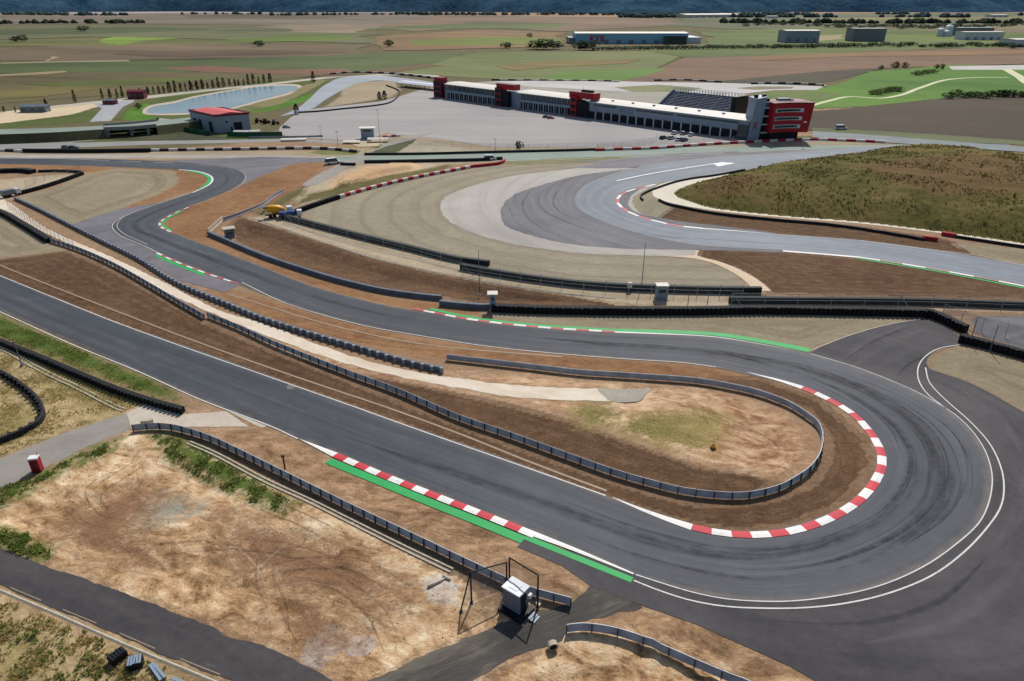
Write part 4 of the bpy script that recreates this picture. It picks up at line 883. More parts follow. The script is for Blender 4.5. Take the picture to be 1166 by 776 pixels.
# kerbs of the far loop
kerb('kerb', [(745, 210), (712, 218.5), (701, 227.5), (706, 236.5), (726, 247), (770, 257.8), (800, 261)], 1.0, 5.5, 1, mats=('white', 'dullred'))
ribbon('kerb', smooth(P([(800, 261), (835, 263.3), (886, 267.3)]), 1), .7, .08, M['white'], w1=.1, raise_edge=.05)
ribbon('kerb', smooth(P([(814, 186.3), (780, 191.5), (740, 198), (701, 206)]), 1), .9, .08, M['white'], raise_edge=.04)
sheet('white_hatch', P([(812, 187), (822, 185), (837, 186.3), (818, 190)]), .085, M['white'])
kerb('kerb', [(891, 285.5), (930, 288.5), (977, 292.5)], -1.3, 8, 1, mats=('white', 'white'))
kerb('kerb', [(977, 292.5), (1020, 299), (1072, 307.8), (1120, 316.5), (1166, 325.5), (1230, 338)], -1.1, 5.5, 1, mats=('white', 'paleline'))
ribbon('green_strip', smooth(P([(977, 293), (1072, 308.5), (1166, 326.5)]), 1), -.8, .07, M['green'], off=-.9)
line([(980, 274.5), (1072, 286.5), (1112, 291), (1166, 303)], .2, .085)
# drains along the foreground track-side wall
def drain(px, w=.4, z=.05):
    pts = smooth(P(px), 1.5); nn = normals(pts); mb = MB()
    for i in range(len(pts) - 1):
        for off, ww, h in ((0, .22, .14), (w + .22, .22, .14)):
            a, b = pts[i], pts[i + 1]; na, nb = nn[i], nn[i + 1]
            za, zb = zat(a.x, a.y), zat(b.x, b.y)
            q = [a + na * off, b + nb * off, b + nb * (off + ww), a + na * (off + ww)]
            zz = [za, zb, zb, za]; b0 = len(mb.v)
            for k in (0, 1):
                for p, zq in zip(q, zz): mb.v.append((p.x, p.y, zq - .4 + k * (.4 + h)))
            for f in ((4, 5, 6, 7), (0, 1, 5, 4), (3, 2, 6, 7)): mb.f.append(tuple(b0 + j for j in f)); mb.m.append(0)
    return mb.build('drain', M['conc'])
tag(drain([(212, 506), (240, 518), (300, 550), (350, 573), (400, 598), (460, 628), (512, 653)]), 'long pale concrete drainage channel below the grey guard rail beside the bare dirt lot', 'drain')
tag(drain([(-60, 380), (0, 399), (40, 421), (90, 445), (138, 469)], .5), 'concrete drainage channel through dry grass behind the black tyre barrier at the left', 'drain')

# ================================================================== BARRIERS
def path_at(px, step): return resample(smooth(P(px), .5), step)
def extr(name, pts, prof, mat, parent, cap=True, origin=Vector((0, 0, 0))):
    """push a profile [(side, height)...] along pts"""
    nn = normals(pts); mb = MB(); n = len(prof)
    for p, q in zip(pts, nn):
        zz = zat(p.x, p.y)
        for s, h in prof: mb.v.append((p.x + q.x * s - origin.x, p.y + q.y * s - origin.y, h + max(zz, -.3)))
    for i in range(len(pts) - 1):
        for j in range(n):
            k = (j + 1) % n; mb.f.append((i * n + j, i * n + k, (i + 1) * n + k, (i + 1) * n + j)); mb.m.append(0)
    if cap:
        mb.f.append(tuple(range(n))); mb.m.append(0); b = (len(pts) - 1) * n; mb.f.append(tuple(b + j for j in range(n - 1, -1, -1))); mb.m.append(0)
    return mb.build(name, mat, parent)
def wprof(s, z0, h):       # corrugated steel beam, closed thin profile; s = side
    t = .03
    f = [(0, z0), (.11, z0 + h * .2), (.11, z0 + h * .3), (0, z0 + h * .5), (.11, z0 + h * .7), (.11, z0 + h * .8), (0, z0 + h)]
    return [(s + a, b) for a, b in f] + [(s + a - t, b) for a, b in reversed(f)]
postmb = MB(); postmb.box((0, 0, .63), (.09, .16, 1.26)); postmb.box((.0, 0, 1.27), (.11, .18, .02))
POST = postmb.build('post', M['railpost'], link=False)
def guard_rail(px, label, post_step=2.0, rows=3, side=1, group=None):
    pts = path_at(px, .9); o0 = pts[len(pts) // 2].copy(); o0.z = 0
    t = empty('guard_rail', o0, 0, label, 'guard rail', group)
    for r in range(rows): extr('rail', pts, wprof(.1 * side, .12 + r * .385, .38), M['rail'], t, origin=o0)
    tot = sum((b - a).length for a, b in zip(pts, pts[1:])); st = max(post_step, tot / 98)
    pp = resample(pts, st); nn = normals(pp)
    for p, n in zip(pp, nn): inst(POST, t, (p.x - o0.x, p.y - o0.y, max(zat(p.x, p.y), -.3)), math.atan2(n.y, n.x) - math.pi / 2)
    return t
def tyre_mesh(R, w, mat, name='tyre_stack', n=4, lean=0):
    mb = MB()
    for k in range(n):
        z = w * k
        mb.lathe((0, 0, z + .01), (0, 0, z + w - .01), [(0, R * .8), (.15, R), (.5, R * 1.04), (.85, R), (1, R * .8)], 8)
    return mb.build(name, mat, link=False)
TY = {k: tyre_mesh(.36, .24, M[m]) for k, m in (('k', 'tyre'), ('g', 'greytyre'), ('r', 'redtyre'), ('w', 'whitetyre'), ('d', 'darktyre'))}
def tyre_barrier(px, label, h=1.0, width=1.0, belt='belt', knob=True, group=None, rows=1, stack=.8, side=-1, tk='k'):
    """tyres in stacks behind a rubber belt; each stack one part (up to 100)"""
    pts = path_at(px, 1.0); o0 = pts[len(pts) // 2].copy(); o0.z = 0
    t = empty('tyre_barrier', o0, 0, label, 'tyre barrier', group)
    extr('belt', pts, [(-width * .5, 0), (-width * .5, h), (-width * .38, h + .05), (width * .38, h + .05), (width * .5, h), (width * .5, 0)], M[belt], t, origin=o0)
    if knob:
        tot = sum((b - a).length for a, b in zip(pts, pts[1:])); st = max(stack, tot / 99)
        pp = resample(pts, st); nn = normals(pp)
        for p, n in zip(pp, nn):
            c = p + n * (side * width * .55)
            inst(TY[tk], t, (c.x - o0.x, c.y - o0.y, max(zat(p.x, p.y), -.3)), random.random() * 3, (1, 1, (h + .12) / .96 * random.uniform(.95, 1.08)))
    return t
def block_wall(px, label, step=4.0, pat='rw', h=1.1, width=1.2, nm='tyre_bundle'):
    """wall of painted tyre bundles, alternating colours, each bundle a part"""
    pts = resample(smooth(P(px), .5), step); o0 = pts[len(pts) // 2].copy(); o0.z = 0
    t = empty('tyre_wall', o0, 0, label, 'tyre wall')
    for i, (a, b) in enumerate(zip(pts, pts[1:])):
        c = (a + b) / 2; L = (b - a).length; ang = math.atan2(b.y - a.y, b.x - a.x)
        key = (pat[i % len(pat)], round(L, 1))
        if key not in BW:
            mb = MB(); n = max(2, int(L / .75))
            for k in range(n):
                x = -L / 2 + (k + .5) * L / n
                for z in range(3): mb.lathe((x, 0, .02 + z * .35), (x, 0, .35 + z * .35), [(0, .5), (.2, .6), (.8, .6), (1, .5)], 8)
            mb.box((0, -.55, .52), (L * .98, .1, .98))
            BW[key] = mb.build(nm, M[{'r': 'redtyre', 'w': 'whitetyre', 'k': 'tyre', 'd': 'darktyre'}[key[0]]], link=False)
        inst(BW[key], t, (c.x - o0.x, c.y - o0.y, 0), ang, (L / key[1] if key[1] else 1, 1, h / 1.07))
    return t
BW = {}
guard_rail([(152, 492), (172, 490), (195, 491), (235, 502), (268, 517), (300, 533), (350, 558), (400, 583), (450, 607), (500, 631), (550, 655), (600, 677), (650, 691)],
           'long grey steel guard rail beside the straight above the bare dirt lot', 2.0)
guard_rail([(645, 722), (660, 720), (690, 723), (720, 731), (745, 739), (800, 763), (850, 784), (920, 815)], 'curved grey guard rail at the bottom edge of the picture beside the gravel access track', 2.6)
guard_rail([(237, 362), (271, 376), (310, 394), (349, 410), (400, 430), (452, 449), (520, 479), (583, 501), (635, 520), (699, 543), (740, 555), (777, 564), (820, 569), (850, 569), (886, 561), (905, 551), (922, 539), (934, 521), (936, 500), (930, 486), (916, 475), (900, 465), (886, 459), (860, 450), (831, 443.5), (800, 438), (777, 435.5), (712, 431), (660, 427.5), (609, 421.5), (557, 415.5), (509, 410)],
           'long looping grey guard rail around the oval dirt infield of the hairpin', 2.4)
guard_rail([(57, 276), (88, 286), (129, 304), (180, 333), (205, 348), (233, 364)], 'grey guard rail along the lower edge of the pale service road before the loop', 2.4)
tyre_barrier([(19, 228), (45, 240), (88, 262), (120, 278), (155, 295), (206, 326), (258, 348), (297, 364), (362, 385), (413, 400), (465, 415), (504, 424)],
             'long black tyre barrier along the upper edge of the pale service road', .95, .6, 'greybelt', True, stack=1.2, side=-1, tk='g')
tyre_barrier([(-60, 365), (0, 391), (40, 407), (80, 424), (130, 445), (170, 459), (209, 470)], 'black tyre barrier between the green grass strip and the dry grass at the left', .95, .8, 'tyre', True, stack=.9)
tyre_barrier([(-30, 415), (0, 425), (25, 440), (42, 455), (50, 470), (47, 482), (35, 491), (15, 500), (0, 505), (-30, 515)], 'curved black barrier bending out of the left edge above the access road', .95, .5, 'belt', True, stack=1.6)
tyre_barrier([(-60, 226), (0, 243), (26, 257), (57, 276)], 'thick black barrier at the edge of the grey gravel at far left', 1.2, 1.4, 'tyre', True, stack=1.0)
tyre_barrier([(22, 222), (45, 216), (70, 208), (93, 199.5)], 'short black barrier beside the parked truck at the upper left gravel trap', 1.2, 1.0, 'belt', True)
tyre_barrier([(44, 196.5), (70, 196), (92, 197.5), (95, 199)], 'thin dark barrier along the back edge of the upper left gravel trap', .9, .6, 'belt', False)
tyre_barrier([(-60, 195), (0, 196.5), (25, 196), (39, 197.5)], 'broad black barrier at far left just below the back straight', 1.4, 2.2, 'tyre', True)
tyre_barrier([(238, 268), (259, 277), (297, 293), (336, 306.5), (387, 322), (439, 334), (478, 339.5), (503, 342)], 'grey rubber belted barrier below the brown tilled slope', 1.1, .8, 'greybelt', False)
tyre_barrier([(501, 348), (520, 350), (545, 352), (560, 352)], 'short grey belted barrier beside the slim marshal post', 1.2, .9, 'greybelt', False)
tyre_barrier([(562, 354), (609, 356), (699, 357.5), (780, 357.5), (866, 356.5), (969, 358), (1020, 359), (1057, 360)], 'long black tyre wall along the far side of the tan gravel strip', 1.5, 1.4, 'tyre', True, stack=1.0)
tyre_barrier([(1057, 360), (1072, 366), (1086, 373), (1099, 379)], 'short slanting black tyre wall with a red stack at the gap before the hairpin', 1.6, 1.3, 'tyre', True, stack=.85)
tyre_barrier([(1093, 389), (1115, 394), (1140, 401), (1166, 408), (1230, 428)], 'black tyre wall at the right edge above the triangular gravel patch', 1.5, 1.3, 'tyre', True, stack=.85)
tyre_barrier([(325, 249.5), (364, 260), (413, 272.5), (465, 285), (520, 298), (557, 303)], 'dark green belted barrier below the large raked gravel trap, left half', 1.4, 1.2, 'greenbelt', False)
tyre_barrier([(525, 307), (557, 313), (609, 321), (660, 327), (712, 330.5), (780, 333), (830, 334), (866, 334)], 'dark green belted barrier behind the white hut below the raked gravel', 1.5, 1.1, 'greenbelt', False)
tyre_barrier([(830, 345), (900, 345.5), (980, 346), (1050, 347), (1110, 349), (1166, 351), (1250, 353)], 'dark green belted barrier below the brown soil field at the right', 1.4, 1.1, 'greenbelt', False)
tyre_barrier([(335, 244), (345, 240), (365, 233), (385, 226.5)], 'black tyre wall behind the cement mixer truck', 1.3, 1.2, 'tyre', True)
block_wall([(386, 226), (408, 219.5), (440, 211), (480, 202), (520, 194.5), (540, 190.5)], 'red and white tyre wall running up from the black tyres beside the gravel', 2.6, 'wr')
block_wall([(541, 190.5), (556, 189), (570, 187), (574, 184)], 'short red and white tyre wall end below the white van', 3.2, 'r')
block_wall([(678, 172), (710, 171), (742, 170), (770, 168), (800, 165.8), (830, 164), (860, 162.5), (893, 161), (926, 160), (960, 161), (1007, 163)], 'long red and white tyre wall in front of the race control building', 4.2, 'rw')
block_wall([(172, 172.5), (220, 171.8), (280, 171), (330, 170.2), (372, 170.5), (406, 174)], 'red and white tyre wall along the back straight in front of the red roofed workshop', 4.0, 'wd')
block_wall([(-60, 172), (0, 172.5), (27, 173.5)], 'dark red and white tyre wall at the far left of the back straight', 4.5, 'dw')
tyre_barrier([(27, 173.8), (100, 174.2), (172, 173.3)], 'straight black barrier between two red and white tyre walls on the back straight', 1.6, 1.2, 'tyre', False)
block_wall([(376, 85.5), (400, 83.5), (430, 84), (460, 86), (495, 90), (510, 93)], 'red and dark tyre wall round the far bend left of the pit building', 6.5, 'dw', h=1.6)
block_wall([(560, 92), (620, 92.5), (680, 93), (705, 94)], 'dark and white tyre wall of the small circuit behind the pit building', 7, 'kw', h=1.3)
block_wall([(745, 92.5), (780, 92), (822, 94.5)], 'dark tyre wall of the small circuit above the grandstand', 7, 'kw', h=1.3)
block_wall([(855, 96.5), (890, 96), (935, 98), (940, 100)], 'dark and white tyre wall at the right end of the small circuit', 6, 'kw', h=1.5)
tyre_barrier([(340, 129), (360, 128), (390, 125), (420, 122), (440, 119), (452, 112), (454, 104), (440, 98)], 'thin dark barrier around the beige infield beside the paddock', .9, .5, 'belt', False)
tyre_barrier([(415, 177), (480, 176.5), (560, 174.5), (654, 172.3), (678, 171.5)], 'thin dark green barrier along the paddock side of the green grey straight', 1.0, .6, 'greenbelt', False)
tyre_barrier([(415, 186), (450, 185.5), (500, 184.5), (545, 183.5), (572, 182)], 'dark barrier under the white van along the green grey straight', 1.2, .8, 'belt', False)
tyre_barrier([(388, 188), (396, 188.5), (405, 188.5)], 'very short dark barrier beside the crossing of service roads', 1.0, 1.0, 'belt', False)
# knoll barriers
tyre_barrier([(848, 194.5), (814, 200.8), (790, 204), (770, 208), (750, 214.5), (738, 219), (729, 225), (732, 229)], 'dark barrier curling round the foot of the grassy knoll, upper part', .7, .4, 'belt', False)
tyre_barrier([(750, 229), (760, 233.5), (775, 237), (812, 244), (886, 252), (943, 257), (1000, 265), (1052, 274)], 'long dark barrier between brown soil and the grassy knoll', .75, .5, 'belt', False)
tyre_barrier([(1088, 271), (1120, 276), (1166, 283), (1230, 292)], 'dark barrier at the right foot of the knoll behind the red end block', .75, .5, 'belt', False)
block_wall([(1050, 272.5), (1058, 273.5), (1067, 274.5)], 'red end block of the long barrier at the foot of the knoll', 2.4, 'r')
block_wall([(1072, 268), (1080, 269), (1088, 270.5)], 'second red end block, starting the barrier at the right foot of the knoll', 2.4, 'r')
block_wall([(436, 157), (444, 156), (456, 155.5)], 'short red and white block row beside the paddock entrance mast', 2.6, 'rw', h=.9)
# low grey concrete wall round the corner of the works track
def wall_seg(px, label, h=1.1, w=.35, mat='conc', name='concrete_barrier', seg=4.0):
    pts = path_at(px, seg); o0 = pts[0].copy(); o0.z = 0
    t = empty(name, o0, 0, label, 'concrete barrier')
    for a, b in zip(pts, pts[1:]):
        L = (b - a).length; key = ('cb', round(L, 1), h, mat)
        if key not in BW:
            mb = MB(); mb.xprism([(-w, 0), (-w, .15), (-w * .45, .4), (-w * .35, h), (w * .35, h), (w * .45, .4), (w, .15), (w, 0)], -L / 2 * .97, L / 2 * .97); BW[key] = mb.build('barrier_block', M[mat], link=False)
        c = (a + b) / 2; inst(BW[key], t, (c.x - o0.x, c.y - o0.y, 0), math.atan2(b.y - a.y, b.x - a.x))
    return t
M['greyconc'] = plain('grey concrete', (150, 148, 156), .8, 0, .2, 1.0)
wall_seg([(237, 266), (245, 259), (254, 251)], 'pale concrete barrier at the corner of the works track', 1.3, .4)
wall_seg([(255, 252), (275, 245), (298, 235), (312, 225), (323, 219)], 'row of grey concrete blocks beside the orange dirt above the works corner', 1.1, .4, 'greyconc', seg=2.4)
wall_seg([(283, 158), (300, 157.3), (330, 157), (368, 156)], 'low dark wall along the lower edge of the workshop yard', .8, .3, 'greyconc')
ribbon('kerbstone', smooth(P([(284, 248), (323, 261), (375, 279), (426, 295), (478, 307), (557, 322.5), (640, 335), (700, 341)]), 2), .5, .03, M['conc'], step=3, raise_edge=.15)
ribbon('kerbstone', smooth(P([(320, 252), (375, 272), (426, 286), (478, 298), (557, 315), (650, 328)]), 2), .3, .03, M['conc'], step=3, raise_edge=.08)

# ------------------------------------------------------------------ fences, poles
pole_mb = MB(); pole_mb.tube((0, 0, 0), (0, 0, 3.2), .06, .05, 6); POLE = pole_mb.build('post', M['galv'], link=False)
brace_mb = MB(); brace_mb.tube((0, 0, 3.0), (2.6, -.9, 0), .07, .07, 6); BRACE = brace_mb.build('brace', M['galv'], link=False)
def catch_fence(px, label, step=6.0, h=3.2, net='net', braces=(), post=None, name='catch_fence'):
    pts = path_at(px, step); o0 = pts[0].copy(); o0.z = 0
    t = empty(name, o0, 0, label, 'fence')
    for i, p in enumerate(pts):
        inst(post or POLE, t, (p.x - o0.x, p.y - o0.y, 0), 0, (1, 1, h / 3.2))
        if i in braces: inst(BRACE, t, (p.x - o0.x, p.y - o0.y, 0), 0, (1, 1, h / 3.2))
    mb = MB()
    for a, b in zip(pts, pts[1:]):
        mb.face([(a.x - o0.x, a.y - o0.y, .1), (b.x - o0.x, b.y - o0.y, .1), (b.x - o0.x, b.y - o0.y, h - .05), (a.x - o0.x, a.y - o0.y, h - .05)])
    mb.build('netting', M[net], t)
    mb = MB()
    for z in (h * .5, h - .1):
        for a, b in zip(pts, pts[1:]): mb.tube(a - o0 + Vector((0, 0, z)), b - o0 + Vector((0, 0, z)), .02, .02, 4)
    mb.build('cable', M['galv'], t)
    return t
catch_fence([(325, 253), (364, 264), (413, 276), (465, 289), (525, 306)], 'wire catch fence behind the left half of the dark green barrier', 7, 3.0, braces=(0,))
catch_fence([(527, 313), (557, 318), (609, 326), (660, 331.5), (712, 335.5), (780, 338), (845, 339)], 'wire catch fence with poles behind the dark green barrier and white hut', 5, 3.2, braces=(0,))
catch_fence([(832, 350), (900, 350.5), (980, 351), (1050, 352), (1110, 354), (1166, 356), (1220, 358)], 'wire catch fence in front of the right dark green barrier', 7.2, 3.4, braces=(0, 5, 9))
catch_fence([(1072, 362), (1085, 367), (1105, 375), (1128, 381), (1150, 386), (1166, 391), (1200, 399)], 'pale catch fence netting beside the slanting tyre wall at the right edge', 4.5, 3.2, 'net2')
catch_fence([(30, 214), (52, 206), (75, 200), (92, 196)], 'thin wire fence behind the short black barrier at upper left', 5, 2.6)
catch_fence([(10, 238), (57, 268), (84, 281)], 'wire mesh fence along the pale service road at the far left', 3, 2.2)
catch_fence([(420, 161), (455, 163), (500, 166), (560, 170), (640, 170), (690, 168), (740, 164), (748, 160)], 'thin wire fence along the bottom of the paddock', 9, 2.6)
catch_fence([(680, 171), (742, 168), (800, 164), (850, 161)], 'thin wire fence behind the long red and white tyre wall', 8, 2.8)
def tall_pole(px, py, top, label, arm=False):
    g = G(px, py); s = SC(py); h = (py - top) / (s * (CP))
    mb = MB(); mb.tube((0, 0, 0), (0, 0, h), .11, .06, 8); mb.box((0, 0, .1), (.5, .5, .2))
    t = empty('lamp_post', g, 0, label, 'pole'); mb.build('pole', M['steel'], t)
    mb = MB()
    if arm: mb.box((0, 0, h), (1.6, .4, .18)); 
    else: mb.tube((0, 0, h), (0, 0, h + .35), .09, .03, 6)
    mb.build('lamp_head', M['steel'], t); return t
tall_pole(730.5, 328, 282, 'tall thin steel pole left of the white hut'); tall_pole(546, 336, 290, 'tall thin dark pole left of the slim marshal post')
tall_pole(433, 165, 131, 'tall grey mast beside the white booth at the paddock entrance', True); tall_pole(385, 166, 152, 'slim grey pole in the strip left of the white booth', True)
tall_pole(564, 171, 160, 'small lamp pole at the bottom of the paddock', True); tall_pole(1127, 400, 372, 'dark pole rising through the tyre wall at the right edge'); tall_pole(1104, 391, 363, 'dark pole at the gap in the tyre wall')
tall_pole(25, 416, 392, 'thin pole in the dry grass beside the left drain'); tall_pole(783, 349, 335, 'short dark pole left of the tip of the green barrier'); tall_pole(805, 349, 335, 'short dark pole right of its twin behind the black tyre wall')
tall_pole(366, 160, 146, 'slim pole at the right end of the workshop yard wall', True)

# ================================================================== BUILDINGS
class Loc:
    """builds in the frame of a facade: x along, y away from the viewer, z up"""
    def __init__(s, A, B, name, label, cat):
        s.A, s.B = Vector(A), Vector(B); d = s.B - s.A; s.L = d.length; s.ang = math.atan2(d.y, d.x)
        s.t = empty(name, s.A, s.ang, label, cat); s.u = d.normalized()
    def x(s, px):       # metres along the facade at photo column px
        k = (px - CX) / FPX
        # solve X = k * depth with depth = Y*CP + H*SP
        f = lambda m: (s.A.x + s.u.x * m) - k * ((s.A.y + s.u.y * m) * CP + HCAM * SP)
        return -f(0) / (f(1) - f(0))
    def box(s, name, x0, x1, y0, y1, z0, z1, mat, bevel=0, parent=None):
        mb = MB(); mb.box(((x0 + x1) / 2, (y0 + y1) / 2, (z0 + z1) / 2), (x1 - x0, y1 - y0, z1 - z0)); return mb.build(name, M[mat], parent or s.t, bevel=bevel)

# --- pit building
pb = Loc(G(493, 110.5), G(852, 160.5), 'pit_building', 'long white roofed pit building with dark garage doors and red stair towers', 'building')
X = pb.x
xa, xb, xc, xd, xe, xf, xg = X(495), X(507), X(565), X(589), X(648), X(658), X(849)
pb.box('wall', xa, xf, 3.0, 15, 0, 9.2, 'clad'); 
pb.box('wall', xf, xg, 1.2, 15, 0, 8.8, 'clad')
pb.box('fascia', xb, xc, .6, 3.0, 4.2, 5.6, 'clad'); pb.box('fascia', xd, xe, .6, 3.0, 4.2, 5.6, 'clad')
pb.box('fascia', xf, xg, .7, 1.2, 4.4, 8.6, 'clad')
def roof(x0, x1, z, y0=.2, y1=16.5):
    mb = MB(); mb.xprism([(y0, z), (y0, z + .35), (y0 + 4, z + 1.0), ((y0 + y1) / 2, z + 1.35), (y1 - 1, z + 1.0), (y1, z + .4), (y1, z)], x0, x1); return mb.build('roof', M['roofw'], pb.t)
roof(xb - 1, xc + 1, 9.2); roof(xd - 1, xe + 2, 9.2); roof(xf + 6, xg + 1, 8.8)
for a, b in ((xb, xc), (xd, xe)):
    n = 11 if a == xb else 10; w = (b - a) / n
    for i in range(n):
        x0 = a + i * w
        d = pb.box('garage_door', x0 + .5, x0 + w - .5, 2.9, 3.02, .15, 3.9, 'dark')
        g_ = pb.box('window', x0 + .4, x0 + w - .4, 2.9, 3.02, 5.9, 8.9, 'glass'); pb.box('mullion', x0 + w * .5 - .08, x0 + w * .5 + .08, 2.82, 2.9, 5.9, 8.9, 'clad', parent=g_)
        pb.box('pillar', x0 - .22, x0 + .22, .7, 1.1, 0, 4.2, 'clad2')
        mb = MB(); mb.tube((x0, .75, 5.6), (x0, .75, 9.2), .09, .09, 6); mb.build('column', M['steel'], pb.t)
n = 17; w = (xg - 4 - xf - 6) / n
for i in range(n):
    x0 = xf + 7 + i * w
    pb.box('garage_door', x0 + .6, x0 + w - .6, .62, .72 + .5, .15, 3.9, 'dark'); pb.box('pillar', x0 - .3, x0 + .3, .3, .68, 0, 4.4, 'clad2')
for a, b in ((674, 700), (722, 764), (768, 838)):
    m_ = pb.box('window_band', X(a), X(b), .62, .698, 7.2, 8.1, 'glass')
pb.box('window', X(703), X(710), .6, .697, 5.4, 8.0, 'glass2'); pb.box('window', X(712), X(719), .6, .697, 5.4, 8.0, 'glass2')
# red towers on the roof and stair wells
for a, b, ra, rb, nm in ((494.5, 503, 494, 502, 0), (564, 571, 564, 584, 1), (649, 656, 646, 674, 2)):
    s_ = pb.box('stair_tower', X(a), X(b), -.4, 5, 0, 11.2, 'darkred' if nm < 2 else 'redwall')
    for z in (1.2, 4.8, 8.2): pb.box('opening', X(a) + .6, X(b) - .6, -.46, -.35, z, z + 2.0, 'dark', parent=s_)
    if nm: pb.box('stair_bay', X(b), X(b) + (6 if nm == 1 else 9), .2, 4, 0, 9.0, 'dark')
    rbx = pb.box('roof_box', X(ra), X(rb), 1.0, 6.5, 10.2, 13.4 if nm else 13.0, 'redwall')
    pb.box('coping', X(ra) - .25, X(rb) + .25, .8, 6.7, 13.4 if nm else 13.0, 13.65 if nm else 13.25, 'darkred', parent=rbx)
mb = MB(); x0 = X(658)
for i in range(4): mb.box((x0 + i * 2.2, 4, 14.3), (1.4, 2.0, 1.1)); 
mb.tube((x0, 4, 13.6), (x0, 4, 16.8), .08, .05, 6); mb.build('roof_plant', M['blacksteel'], pb.t)
pb.box('end_glazing', X(838), xg, .2, .69, .2, 7.0, 'glass')
mb = MB()
for i in range(9): mb.box((xf + 20 + i * 14, 6.5, 10.35), (1.2, 1.2, .5))
mb.build('roof_vent', M['steel'], pb.t)
# --- white canopy tail left of the pit building
cl = Loc(G(452, 99), G(494, 104), 'covered_walkway', 'low pale covered walkway leading to the left end of the pit building', 'walkway')
mb = MB(); mb.xprism([(0, 2.8), (0, 3.1), (3, 4.2), (8, 4.2), (11, 3.1), (11, 2.8)], 0, cl.L); mb.build('roof', M['clad2'], cl.t)
for i in range(9): cl.box('post', i * cl.L / 8.0, i * cl.L / 8.0 + .3, .3, .6, 0, 2.8, 'steel')

# --- grey tower and race control
tw = Loc(G(851, 160.5), G(873, 160), 'control_tower', 'slim leaning grey tower between the pit building and the red block', 'tower')
L = tw.L; wv = .52
mb = MB()
b0 = [(0, 0), (L * wv, -.4), (L * .62, 9), (L * .06, 9)]; lean = 1.6
for z, k in ((0, 0), (19.2, lean)):
    for p in b0: mb.v.append((p[0] + k, p[1], z + (.9 if (z and p[0] > 3) else 0)))
for f in ((3, 2, 1, 0), (4, 5, 6, 7), (0, 1, 5, 4), (1, 2, 6, 5), (2, 3, 7, 6), (3, 0, 4, 7)): mb.f.append(f); mb.m.append(0)
mb.build('shaft', M['clad'], tw.t)
tw.box('lift_core', L * wv + .6, L * .96, .8, 9, 0, 17.6, 'steel'); 
for z in (3.4, 7.2, 11.0, 14.8): tw.box('gallery', L * wv + .9, L * 1.02, -.4, .78, z, z + .5, 'clad2'); 
for z in (0.4, 4.2, 8.0, 11.8): tw.box('opening', L * wv + 1.0, L * .95, .55, .79, z, z + 2.7, 'dark')
mb = MB()
for a in (1.6, 5.6): mb.box((a + 1, 3, 20.2), (1.6, 1.6, 1.4))
mb.tube((7.5, 3, 17), (7.5, 3, 21.5), .1, .05, 6); mb.box((8.6, 4, 18.3), (2.2, 2.2, 1.4)); mb.build('roof_plant', M['blacksteel'], tw.t)
# round red emblem low on the shaft
mb = MB()
for i in range(20):
    a0, a1 = 2 * math.pi * i / 20, 2 * math.pi * (i + 1) / 20
    r0, r1 = .55, .95
    mb.face([(2.6 + r0 * math.cos(a0), -.42, 7.6 + r0 * math.sin(a0)), (2.6 + r1 * math.cos(a0), -.42, 7.6 + r1 * math.sin(a0)), (2.6 + r1 * math.cos(a1), -.42, 7.6 + r1 * math.sin(a1)), (2.6 + r0 * math.cos(a1), -.42, 7.6 + r0 * math.sin(a1))])
mb.box((2.6, -.4, 6.1), (1.6, .06, .5)); mb.build('emblem', M['redwall'], tw.t)
rc = Loc(G(874, 161.5), G(917, 160.5), 'race_control_building', 'red three storey race control building with curved front and pale window bands', 'building')
L = rc.L
def curved(z0, z1, mat, name, grow0=0.0, grow1=0.0, inset=0.0, x0=0.0, x1=None, parent=None, depth=13, cap=True):
    x1 = L if x1 is None else x1; mb = MB(); N = 14; fr = []
    for i in range(N + 1):
        t = i / N; x = x0 + (x1 - x0) * t; s = x / L; fr.append((x, 1.9 * (2 * s - 1) ** 2 * -1 + 1.4 + inset))
    ring = fr + [(x1, depth - inset), (x0, depth - inset)]
    n = len(ring)
    for z, g in ((z0, grow0), (z1, grow1)):
        for (x, y) in ring:
            mb.v.append((x + (x / L - .0) * g, y - (g * .35 if y < depth / 2 else -g * .2), z))
    mb.f.append(tuple(n + i for i in range(n))); mb.m.append(0); mb.f.append(tuple(range(n - 1, -1, -1))); mb.m.append(0)
    for i in range(n):
        j = (i + 1) % n; mb.f.append((i, j, n + j, n + i)); mb.m.append(0)
    return mb.build(name, M[mat], parent or rc.t)
curved(0, 4.0, 'dark', 'ground_floor', inset=1.2, x0=1, x1=L - 3.5)
gr = .9
body = curved(4.0, 17.0, 'redwall', 'body', 0, gr)
for k, z in enumerate((5.9, 9.6, 13.3)):
    g = gr * (z - 4.0) / 13; g1 = gr * (z + 1.7 - 4.0) / 13
    wb = curved(z, z + 1.7, 'clad2', 'window_band', g, g1, inset=-.12, x0=1.6, x1=L * .80)
    m2 = MB(); 
    for i in range(7):
        x = 2.2 + i * (L * .8 - 3) / 7; s = x / L; y = 1.9 * (2 * s - 1) ** 2 * -1 + 1.4 - .24 - (g + g1) / 2 * .35
        m2.box((x + (x / L) * (g + g1) / 2 + .9, y, z + .85), (1.7, .12, 1.0))
    m2.build('glazing', M['glass'], wb)
roofp = curved(17.0, 17.7, 'darkred', 'parapet', gr, gr + .2, inset=-.15)
mb = MB(); mb.box((L * .5 + .5, 8.6, 17.76), (L * .92, 10, .1)); mb.build('roof_deck', plain('roof gravel', (178, 150, 146), .9, 0, .1, .2), rc.t)
mb = MB(); mb.box((L * .45, 8, 18.3), (6, 3, 1.1)); mb.box((L * .62, 7, 18.1), (2, 2, .8)); mb.build('roof_plant', M['steel'], rc.t)
